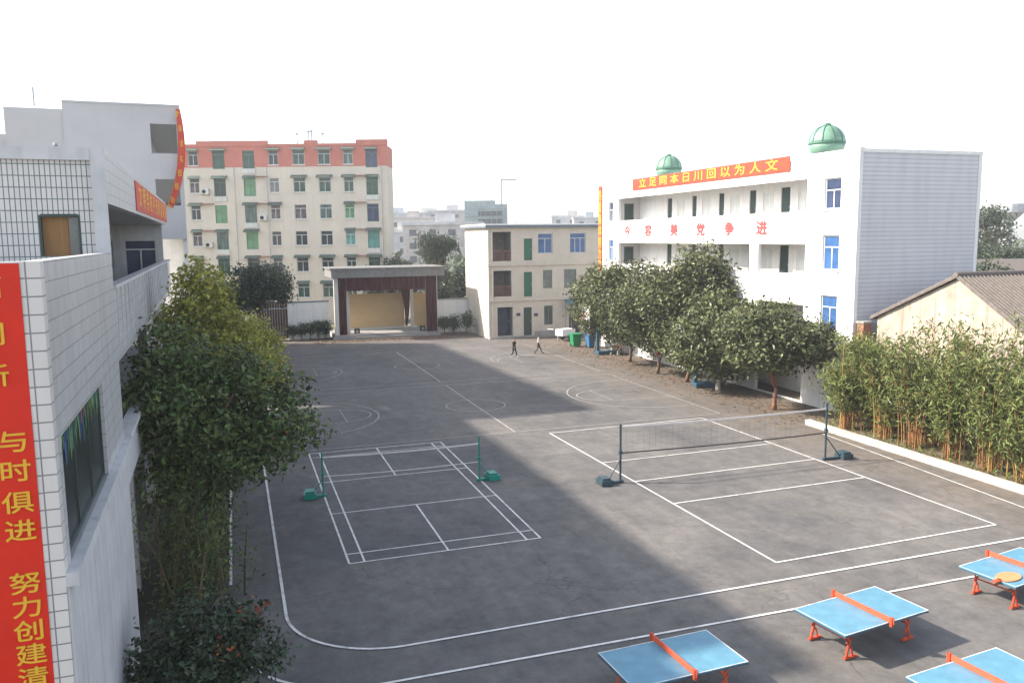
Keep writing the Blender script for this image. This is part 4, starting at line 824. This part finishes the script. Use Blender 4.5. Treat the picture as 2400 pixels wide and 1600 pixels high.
# right background trees and old roofs
for i, (x, yy, z, rx, rz, lab) in enumerate([(70, 44, 7.2, 4.0, 3.4, "brownish bushy tree beyond the white gable"), (80, 46, 5.6, 4.5, 2.6, "pale feathery tree at the right frame edge"), (62, 33, 4.6, 3.5, 2.0, "low scrub in front of the old roofs"), (92, 60, 9.5, 4, 4, "taller hazy tree near the water tower")]):
    tree("far_tree", lab, (x, yy, 0), blob_clumps(0, 0, z, rx, rx, rz, 10, 120+i, .45), 4200, .42, M_leafF, 130+i, h=z, r0=.22, aspect=.4, droop=.8)
for i, (x, yy, L_, D_, H_, lab) in enumerate([(64, 38, 14, 7, 5.2, "old low house with a pale roof edge beyond the white gable"), (58, 24, 12, 6, 3.6, "old low house behind the shed roof")]):
    h_ = thing("old_house", lab, "house", (x, yy, 0), R(-18)); w = MB(); w.box(-L_/2, L_/2, -D_/2, D_/2, 0, H_); w.build("wall", M_hazeb[3], h_)
    w = MB(); w.add([(-L_/2-.4, -D_/2-.4, H_), (L_/2+.4, -D_/2-.4, H_), (L_/2+.4, 0, H_+1.8), (-L_/2-.4, 0, H_+1.8), (L_/2+.4, D_/2+.4, H_), (-L_/2-.4, D_/2+.4, H_)], [(0, 1, 2, 3), (3, 2, 4, 5), (0, 3, 5), (1, 4, 2), (0, 5, 4, 1)]); w.build("roof", M_rooftile, h_)
    for q in range(3): make_window("window", 1.2, 1.3, M_farwin, M_frame, h_, (-L_/2+2.5+q*(L_-5)/2, -D_/2-.05, H_*.55))
WT = thing("water_tower", "hazy water tower on a stem at the right frame edge", "tower", (106, 69, 0)); w = MB(); w.lathe([(.9, 0), (.7, 10.6), (.8, 11.0)], n=16); w.build("stem", M_hazeb[0], WT); w = MB(); w.lathe([(.8, 11.0), (2.2, 12.4), (2.3, 13.6), (1.6, 14.0), (.2, 14.3)], n=20); w.build("tank", M_hazeb[1], WT)

# ------------------------------------------------------------------ nets, posts, tables, hoops
def net_obj(name, label, p0, p1, z0, z1, cell, cord, m_c, m_t, cat, bottom_tape=True, top_w=.07, bot_w=.05):
    t_ = thing(name, label, cat, (p0[0], p0[1], 0), math.atan2(p1[1]-p0[1], p1[0]-p0[0])); Ln = math.hypot(p1[0]-p0[0], p1[1]-p0[1]); mb = MB()
    n = int(Ln/cell); sag = lambda u: -.05*math.sin(math.pi*u/Ln)
    for i in range(n+1): u = Ln*i/n; mb.box(u-cord/2, u+cord/2, -cord/2, cord/2, z0+sag(u), z1+sag(u))
    m_ = int((z1-z0)/cell)
    for j in range(1, m_):
        z = z0+(z1-z0)*j/m_
        for i in range(12): a, b_ = Ln*i/12, Ln*(i+1)/12; mb.add([(a, -cord/2, z+sag(a)), (b_, -cord/2, z+sag(b_)), (b_, cord/2, z+sag(b_)), (a, cord/2, z+sag(a)), (a, -cord/2, z+cord+sag(a)), (b_, -cord/2, z+cord+sag(b_)), (b_, cord/2, z+cord+sag(b_)), (a, cord/2, z+cord+sag(a))], [(0, 3, 2, 1), (4, 5, 6, 7), (0, 1, 5, 4), (2, 3, 7, 6)])
    mb.build("mesh", m_c, t_)
    for (zz, hh, nm, mt) in ((z1, top_w, "top_tape", m_t), (z0-bot_w, bot_w, "bottom_tape", m_c if not bottom_tape else m_t)):
        tp = MB()
        for i in range(12): a, b_ = Ln*i/12, Ln*(i+1)/12; tp.add([(a, -.012, zz+sag(a)), (b_, -.012, zz+sag(b_)), (b_, .012, zz+sag(b_)), (a, .012, zz+sag(a)), (a, -.012, zz+hh+sag(a)), (b_, -.012, zz+hh+sag(b_)), (b_, .012, zz+hh+sag(b_)), (a, .012, zz+hh+sag(a))], [(0, 3, 2, 1), (4, 5, 6, 7), (0, 1, 5, 4), (2, 3, 7, 6)])
        tp.build(nm, mt, t_)
    return t_
def net_post(label, loc, h, out_dir, m_p, m_b, base_len, group, r=.045):
    t_ = thing("net_post", label, "net post", loc, math.atan2(out_dir[1], out_dir[0]), group)
    w = MB(); w.tube([(0, 0, 0.02), (0, 0, h)], r, 10); w.build("post", m_p, t_)
    w = MB(); w.box(-.12, base_len, -.06, .06, 0.02, .10); w.box(base_len-.35, base_len+.12, -.3, .3, .02, .22); w.box(base_len-.28, base_len+.05, -.22, .22, .22, .30); w.build("weighted_base", m_b, t_)
    w = MB(); w.tube([(0, 0, h*.42), (base_len*.7, 0, .10)], r*.55, 8); w.build("brace", m_b, t_)
    w = MB(); w.box(-.06, .06, -.06, .06, h*.5, h*.56); w.tube([(0, -.06, h*.53), (0, -.16, h*.53)], .02, 6); w.build("winch", m_p, t_)
    w = MB(); w.lathe([(r*1.2, h), (r*1.2, h+.04), (.01, h+.06)], n=10); w.build("cap", m_p, t_)
    return t_
vp0, vp1 = (11.16, 4.52), (20.77, 4.36)
net_post("blue grey volleyball post at the left end of the volleyball net", (*vp0, 0), 2.3, (-1, 0), M_postblue, M_postblue, .8, "volleyball net posts")
net_post("blue grey volleyball post at the right end of the net near the bamboo", (*vp1, 0), 2.45, (1, 0), M_postblue, M_postblue, 1.1, "volleyball net posts")
net_obj("volleyball_net", "dark volleyball net with pale top tape across the sunlit court", vp0, vp1, 1.22, 2.2, .25, .0026, M_netdk, M_nettape, "net", bottom_tape=False)
bp0, bp1 = (-.04, 6.85), (6.05, 6.72)
net_post("green badminton post at the left side of the badminton court", (*bp0, 0), 1.65, (-1, .1), M_postgreen, M_postgreen, .6, "badminton net posts", r=.035)
net_post("green badminton post at the right side of the badminton court", (*bp1, 0), 1.75, (1, .1), M_postgreen, M_postgreen, .65, "badminton net posts", r=.035)
net_obj("badminton_net", "thin green badminton net with white tape across the badminton court", bp0, bp1, .8, 1.5, .2, .003, M_netgreen, M_nettape, "net", top_w=.05, bot_w=.02)

def make_table(label):
    t_ = thing("table_tennis_table", label, "table", (0, 0, 0), 0, "blue table tennis tables with orange legs"); Lx, Ly = 2.74, 1.525
    for s_ in (-1, 1):
        w = MB(); x0, x1 = (-Lx/2, -.004) if s_ < 0 else (.004, Lx/2); w.box(x0, x1, -Ly/2, Ly/2, .735, .76); o = w.build("table_half", M_ttblue, t_)
        ln = MB(); ln.box(x0+(.0 if s_ < 0 else .0), x1, -Ly/2, -Ly/2+.02, .7605, .7625); ln.box(x0, x1, Ly/2-.02, Ly/2, .7605, .7625); ln.box(x0 if s_ < 0 else x1-.02, x0+.02 if s_ < 0 else x1, -Ly/2+.02, Ly/2-.02, .7605, .7625); ln.build("edge_line", M_line, o)
        e = MB()
        for (a, b_) in ((-Ly/2+.02, -Ly/2+.05), (Ly/2-.05, Ly/2-.02)): e.box(min(x0, x1)+.02, max(x0, x1)-.02, a, b_, .69, .733)
        xe = x0 if s_ < 0 else x1-.03; e.box(xe+.0, xe+.03, -Ly/2, Ly/2, .69, .733); e.build("apron", M_ttdark, o)
    w = MB(); w.box(-.012, .012, -Ly/2-.15, Ly/2+.13, .775, .90); no = w.build("net", M_orangenet, t_)
    for s_ in (-1, 1):
        c = MB(); c.box(-.035, .035, s_*(Ly/2+.08)-.04, s_*(Ly/2+.08)+.03, .70, .915); c.build("net_clamp", M_orange, no)
    for sx in (-1, 1):
        for sy in (-1, 1):
            x, yy = sx*.95, sy*.52; w = MB()
            w.tube([(x-sx*.30, yy, .72), (x-sx*.16, yy, .60), (x, yy, .42), (x+sx*.10, yy, .06)], .032, 8); w.tube([(x+sx*.22, yy, .72), (x+sx*.10, yy, .58), (x, yy, .42)], .026, 8); w.tube([(x+sx*.10, yy, .42), (x-sx*.06, yy, .24), (x-sx*.1, yy, .06)], .024, 8)
            w.box(x-.16, x+.22, yy-.035, yy+.035, .02, .06); w.build("leg", M_orange, t_)
        w = MB(); w.tube([(sx*.95, -.52, .42), (sx*.95, .52, .42)], .022, 8); w.build("cross_bar", M_orange, t_)
    w = MB(); w.tube([(-.95, 0, .45), (.95, 0, .45)], .03, 8); w.box(-.3, .3, -.5, -.45, .66, .73); w.box(-.3, .3, .45, .5, .66, .73); w.build("stretcher", M_orange, t_)
    return t_
labs = ["blue table tennis table at the bottom centre, far from the other tables", "blue table tennis table wholly in view with its shadow on the asphalt", "blue table tennis table at the right frame edge with an orange board on it", "blue table tennis table in the bottom right corner, cut by the frame"]
tp = [(5.55, -9.35, R(2.5)), (10.88, -8.9, R(7.5)), (16.62, -8.25, R(9)), (11.0, -12.25, R(6))]
T0 = make_table(labs[0])
for i, (x, yy, a) in enumerate(tp):
    o = T0 if i == 0 else copy_tree(T0)
    o.location = (x, yy, 0); o.rotation_euler = (0, 0, a); o["label"] = labs[i]
OB = thing("orange_board", "small orange brown board lying on the right table tennis table", "board", (15.72, -8.72, .765), R(10)); w = MB(); w.lathe([(.0, 0), (.30, .0), (.31, .015), (.30, .03), (.0, .03)], n=24); bo = w.build("disc", mat("board_tan", (0.50, 0.22, 0.10), var=0.1), OB); bo.scale = (1.35, .8, 1); w = MB(); w.box(-.62, -.34, -.06, .06, .0, .03); w.build("grip", M_orange, OB)

def hoop(label, loc, rz):
    t_ = thing("basketball_stand", label, "basketball hoop", loc, rz, "blue basketball stands under the trees")      # local -x faces the court
    w = MB(); w.box(-.1, 1.7, -.5, .5, .05, .32); w.build("base", M_hoopblue, t_)
    w = MB(); w.box(-.12, .10, -.14, .14, .32, 3.0); w.build("post", M_hoopblue, t_)
    w = MB(); w.tube([(1.5, .3, .32), (.05, .1, 2.0)], .04, 8); w.tube([(1.5, -.3, .32), (.05, -.1, 2.0)], .04, 8); w.build("brace", M_hoopblue, t_)
    w = MB(); w.tube([(0, 0, 2.9), (-1.0, 0, 3.25)], .07, 8); w.tube([(0, 0, 2.2), (-1.0, 0, 2.95)], .05, 8); w.build("arm", M_hoopblue, t_)
    w = MB(); w.box(-1.06, -1.0, -.9, .9, 2.9, 3.95); bo_ = w.build("backboard", M_cartw, t_); w = MB(); w.box(-1.075, -1.062, -.3, .3, 3.0, 3.05); w.box(-1.075, -1.062, -.3, .3, 3.4, 3.45); w.box(-1.075, -1.062, -.3, -.25, 3.05, 3.4); w.box(-1.075, -1.062, .25, .3, 3.05, 3.4); w.build("target_square", M_red, bo_)
    w = MB(); w.tube([(-1.3+.225*math.cos(a*math.pi/9), .225*math.sin(a*math.pi/9), 3.05) for a in range(19)], .012, 6); w.build("rim", M_orange, t_)
    w = MB(); w.box(1.15, 1.65, -.42, .42, .32, .62); w.build("counterweight", M_concrete, t_)
    for s_ in (-1, 1):
        w = MB(); w.tube([(.2, s_*.45, .06), (.2, s_*.55, .06)], .06, 10); w.build("wheel", M_black, t_)
    return t_
hoop("nearer blue basketball stand half hidden under the tree row", (24.75, 21.4, 0), R(-12)); hoop("farther blue basketball stand under the end of the tree row", (25.2, 37.2, 0), R(-5))

# bins and cart by the far corner
def bin_(name, lab, loc, m):
    t_ = thing(name, lab, "bin", loc); w = MB(); w.add([(-.32, -.32, .1), (.32, -.32, .1), (.32, .32, .1), (-.32, .32, .1), (-.42, -.42, 1.1), (.42, -.42, 1.1), (.42, .42, 1.1), (-.42, .42, 1.1)], [(0, 3, 2, 1), (4, 5, 6, 7), (0, 1, 5, 4), (1, 2, 6, 5), (2, 3, 7, 6), (3, 0, 4, 7)]); w.build("body", m, t_)
    w = MB(); w.box(-.46, .46, -.46, .46, 1.1, 1.16); w.box(-.4, .4, -.5, -.46, 1.08, 1.16); w.build("lid", m, t_)
    for s_ in (-1, 1): w = MB(); w.tube([(s_*.25, .3, .12), (s_*.35, .3, .12)], .12, 12); w.build("wheel", M_black, t_)
bin_("wheelie_bin", "green wheelie bin at the far right end of the yard", (25.4, 42.3, 0), M_bin); bin_("wheelie_bin", "blue wheelie bin beside the green one", (26.4, 41.2, 0), M_binb)
CT = thing("handcart", "white covered handcart standing under the blue canopy", "cart", (26.2, 46.6, 0), R(20)); w = MB(); w.box(-.8, .8, -.5, .5, .5, 1.1); w.build("body", M_cartw, CT); w = MB(); w.tube([(-1.1, -.4, 1.1), (-1.8, -.4, 1.2)], .03, 6); w.tube([(-1.1, .4, 1.1), (-1.8, .4, 1.2)], .03, 6); w.tube([(-1.8, -.4, 1.2), (-1.8, .4, 1.2)], .03, 6); w.build("handle", M_metal, CT)
for s_ in (-1, 1): w = MB(); w.tube([(.2, s_*.56, .36), (.2, s_*.64, .36)], .35, 16); w.build("wheel", M_black, CT)
w = MB(); w.box(-.95, -.88, -.04, .04, .02, .5); w.build("prop", M_metal, CT)

# ------------------------------------------------------------------ people
def person(label, loc, rz, h, joints, cloth, group=None):
    """joints: dict name->(pos) in metres for a 1.5 m figure facing -y; one continuous skinned body, clothes coloured by region."""
    P = {k_: Vector(v_)*h/1.5 for k_, v_ in joints.items()}; rad = {'pelvis': .12, 'waist': .105, 'chest': .135, 'neck': .048, 'head': .085, 'crown': .07, 'shL': .06, 'elL': .042, 'haL': .03, 'fiL': .022, 'shR': .06, 'elR': .042, 'haR': .03, 'fiR': .022, 'hiL': .088, 'knL': .058, 'anL': .04, 'toL': .035, 'hiR': .088, 'knR': .058, 'anR': .04, 'toR': .035}
    edges = [('pelvis', 'waist'), ('waist', 'chest'), ('chest', 'neck'), ('neck', 'head'), ('head', 'crown'), ('chest', 'shL'), ('shL', 'elL'), ('elL', 'haL'), ('haL', 'fiL'), ('chest', 'shR'), ('shR', 'elR'), ('elR', 'haR'), ('haR', 'fiR'), ('pelvis', 'hiL'), ('hiL', 'knL'), ('knL', 'anL'), ('anL', 'toL'), ('pelvis', 'hiR'), ('hiR', 'knR'), ('knR', 'anR'), ('anR', 'toR')]
    names = list(P); me = bpy.data.meshes.new("person"); me.from_pydata([P[k_] for k_ in names], [(names.index(a), names.index(b_)) for a, b_ in edges], [])
    o = bpy.data.objects.new("person", me); COL.objects.link(o); md = o.modifiers.new("skin", 'SKIN')
    for i, k_ in enumerate(names): q = rad[k_]*h/1.5; me.skin_vertices[0].data[i].radius = (q*1.15 if k_ in ('chest', 'waist', 'pelvis') else q, q*.8 if k_ in ('chest', 'waist', 'pelvis') else q); me.skin_vertices[0].data[i].use_root = (k_ == 'pelvis')
    o.modifiers.new("sub", 'SUBSURF').levels = 2; bpy.context.view_layer.update()
    m2 = bpy.data.meshes.new_from_object(o.evaluated_get(bpy.context.evaluated_depsgraph_get())); bpy.data.objects.remove(o)
    for x in (M_skin, M_hair, cloth[0], cloth[1], cloth[2]): m2.materials.append(x)
    seg = [(a, b_) for a, b_ in edges]
    def near(p):
        best = None
        for a, b_ in seg:
            A_, B_ = P[a], P[b_]; ab = B_-A_; t_ = max(0, min(1, (p-A_).dot(ab)/max(ab.length_squared, 1e-9))); d = (p-(A_+ab*t_)).length
            if best is None or d < best[0]: best = (d, a, b_, t_)
        return best
    for pl_ in m2.polygons:
        c = pl_.center; d, a, b_, t_ = near(c); idx = 2
        if b_ in ('head', 'crown'): idx = 1 if (c-P['head']).dot((P['crown']-P['neck']).normalized()) > .035*h/1.5 or (c.y-P['head'].y) > .02 else 0
        elif b_ == 'neck' : idx = 0 if t_ > .7 else 2
        elif b_ in ('haL', 'haR') and t_ > .8 or b_ in ('fiL', 'fiR'): idx = 0
        elif b_ in ('hiL', 'hiR', 'knL', 'knR', 'anL', 'anR'): idx = 3
        elif b_ in ('toL', 'toR'): idx = 4
        elif a == 'pelvis' and t_ < .4: idx = 3
        pl_.material_index = idx; pl_.use_smooth = True
    ob = bpy.data.objects.new("person", m2); COL.objects.link(ob); ob.location = loc; ob.rotation_euler = (0, 0, rz); return tag(ob, label, "person", group)
def walk(s=1, swing=.22):
    J = {'pelvis': (0, 0, .80), 'waist': (0, -.01, .95), 'chest': (0, -.03, 1.13), 'neck': (0, -.04, 1.27), 'head': (0, -.06, 1.38), 'crown': (0, -.05, 1.46), 'shL': (.17, -.03, 1.17), 'shR': (-.17, -.03, 1.17),
         'elL': (.22, .09*s, .96), 'haL': (.22, .06*s-.05, .76), 'fiL': (.22, .05*s-.07, .67), 'elR': (-.22, -.09*s, .96), 'haR': (-.21, -.2*s-.02, .80), 'fiR': (-.20, -.24*s-.02, .73),
         'hiL': (.085, 0, .74), 'knL': (.09, -.10*s-.04, .42), 'anL': (.09, -swing*s, .07), 'toL': (.10, -swing*s-.14, .035), 'hiR': (-.085, 0, .74), 'knR': (-.09, .06*s-.05, .42), 'anR': (-.09, swing*s, .09), 'toR': (-.10, swing*s-.13, .04)}
    return J
person("person in dark clothes walking across the far basketball court", (18.35, 38.4, 0), R(30), 1.55, walk(1), (M_clothk, M_clothk, M_shoe), "people in the yard")
person("person in a cream top and dark trousers striding near the cream building", (20.85, 39.5, 0), R(60), 1.62, walk(1, .30), (M_clothw, M_clothb, M_clothb), "people in the yard")
sit = {'pelvis': (0, 0, .42), 'waist': (0, -.02, .56), 'chest': (0, -.08, .73), 'neck': (0, -.12, .87), 'head': (0, -.15, .97), 'crown': (0, -.15, 1.05), 'shL': (.17, -.09, .77), 'shR': (-.17, -.09, .77), 'elL': (.2, -.22, .58), 'haL': (.13, -.40, .52), 'fiL': (.09, -.47, .50), 'elR': (-.2, -.22, .58), 'haR': (-.13, -.40, .52), 'fiR': (-.09, -.47, .50),
       'hiL': (.09, -.03, .40), 'knL': (.10, -.40, .44), 'anL': (.10, -.44, .08), 'toL': (.10, -.57, .035), 'hiR': (-.09, -.03, .40), 'knR': (-.10, -.40, .44), 'anR': (-.10, -.42, .08), 'toR': (-.10, -.55, .035)}
person("person in dull red sitting by the white building near the far basketball stand", (26.75, 36.2, 0.0), R(-60), 1.5, sit, (M_clothr, M_clothk, M_clothk), "people in the yard")
SB = thing("stool", "low concrete seat under the sitting person by the white building", "seat", (26.8, 36.25, 0)); w = MB(); w.box(-.3, .3, -.3, .3, .26, .32); w.build("seat", M_concrete, SB)
for sx in (-1, 1): w = MB(); w.box(sx*.2-.05, sx*.2+.05, -.25, .25, 0, .26); w.build("leg", M_concrete, SB)

# ------------------------------------------------------------------ hazy city far behind
def block(lab, px_x, Y, wdt, dep, h, mi, name="far_building", rz=-yaw, rowh=3.0):
    b_ = thing(name, lab, "building", (px_x, Y, 0), rz); w = MB(); w.box(-wdt/2, wdt/2, 0, dep, 0, h); w.build("wall", M_hazeb[mi], b_)
    w = MB(); w.box(-wdt/2-.3, wdt/2+.3, -.3, dep+.3, h, h+.7); w.box(-wdt*.1, wdt*.15, dep*.2, dep*.5, h+.7, h+2.6); w.build("roof", M_hazeb[(mi+1) % 4], b_)
    n = 0; nz = int(h/rowh); nx = max(2, int(wdt/4.2)); nz_ = [k_ for k_ in range(nz) if h-k_*rowh < 14]
    for k_ in range(min(3, nz)):
        w = MB()
        for i in range(nx): x = -wdt/2+(i+.5)*wdt/nx; w.box(x-.8, x+.8, -.05, -.005, h-1.0-k_*rowh-1.4, h-1.0-k_*rowh)
        w.build("window_row", M_farwin, b_)
    return b_
fwd = Vector((math.sin(yaw), math.cos(yaw))); rgt = Vector((math.cos(yaw), -math.sin(yaw))); C2 = Vector((-2.877, -23.889))
def at(px, D):      # point on the ground at a distance D along the street axis, sideways by picture column (2352 wide)
    p = C2+fwd*D+rgt*((px*1.02041-1200)/1929.96*D); return p.x, p.y
far = [(905, 300, 26, 18.0, 0, "hazy pale block just right of the apartment block on the skyline"), (950, 260, 14, 15.5, 2, "hazy low block with a pale roof behind the shaggy tree"), (985, 330, 24, 19.0, 1, "hazy long block left of the building site on the skyline"), (1040, 320, 18, 19.5, 3, "hazy brownish block next to the building site on the skyline"),
       (930, 210, 16, 11.0, 1, "nearer grey block showing over the dark tree mass"), (1020, 190, 18, 12.5, 3, "nearer brown block behind the top of the shaggy tree"), (1315, 330, 16, 17.2, 1, "hazy block over the roof of the cream building, left one"), (1355, 320, 12, 16.2, 0, "hazy block over the cream roof beside the orange banner")]
for (px, D, wd, h, mi, lab) in far:
    x, yy = at(px, D); block(lab, x, yy, wd, 10, h, mi)
x, yy = at(1128, 220); UC = thing("building_site", "unfinished building wrapped in scaffold with a gantry on the skyline above the cream building", "building", (x, yy, 0), -yaw)
w = MB(); w.box(-6.6, 4.6, 0, 10, 0, 18.2); w.build("wall", M_scaf, UC); w = MB(); w.box(-6.6, 1.5, 0, 8, 18.2, 19.2); w.build("roof", M_scaf, UC)
w = MB(); rz_ = random.Random(2)
for i in range(9): u = -6.5+i*1.4; w.tube([(u, -.4, 12), (u, -.4, 18.8+rz_.uniform(0, 2.0))], .07, 5)
for z in (13, 15, 17): w.tube([(-6.6, -.4, z), (4.7, -.4, z)], .06, 5)
w.build("scaffold", M_metal, UC)
for z in (13.2, 15.2):
    w = MB(); w.box(-3, 3.5, -.1, -.005, z, z+1.2); w.build("window_row", M_farwin, UC)
w = MB(); w.tube([(3.2, 2, 12), (3.2, 2, 25.0)], .28, 6); w.tube([(3.2, 2, 24.6), (7.2, 2, 24.6)], .2, 6); w.tube([(7.2, 2, 12), (6.7, 2, 24.6)], .06, 5); w.tube([(3.2, 2, 22), (-.2, 2, 18.5)], .05, 5); w.build("gantry", M_metal, UC)
# far tree belt, one continuous wood beyond the houses
r_ = np.random.default_rng(12); pts = []
for i in range(5200):
    D = r_.uniform(130, 300); px = r_.uniform(880, 2420); x, yy = at(px, D); pts.append((x, yy, r_.uniform(0.5, 7.5)*r_.random()**.3))
pts = np.array(pts); v, f = leaf_mesh(pts, np.zeros_like(pts), 2.3, .7, .1, r_); me = bpy.data.meshes.new("far_wood"); me.from_pydata(v.tolist(), [], f.tolist()); me.materials.append(M_leafF); uo = bpy.data.objects.new("far_wood", me); COL.objects.link(uo); tag(uo, "hazy belt of trees between the far buildings", "trees", kind="stuff")

# ------------------------------------------------------------------ air
hz = MB(); hz.box(-640, 640, -640, 640, -1.2, 40)
hm = bpy.data.materials.new("haze_air"); hm.use_nodes = True; n = hm.node_tree.nodes; n.clear(); vo = n.new("ShaderNodeVolumePrincipled"); vo.inputs['Color'].default_value = (0.93, 0.95, 0.98, 1); vo.inputs['Density'].default_value = 0.0006; vo.inputs['Anisotropy'].default_value = 0.3
oo = n.new("ShaderNodeOutputMaterial"); hm.node_tree.links.new(vo.outputs[0], oo.inputs['Volume'])
ho = hz.build("haze", hm); tag(ho, "thin pale haze filling the air", "haze", kind="stuff")
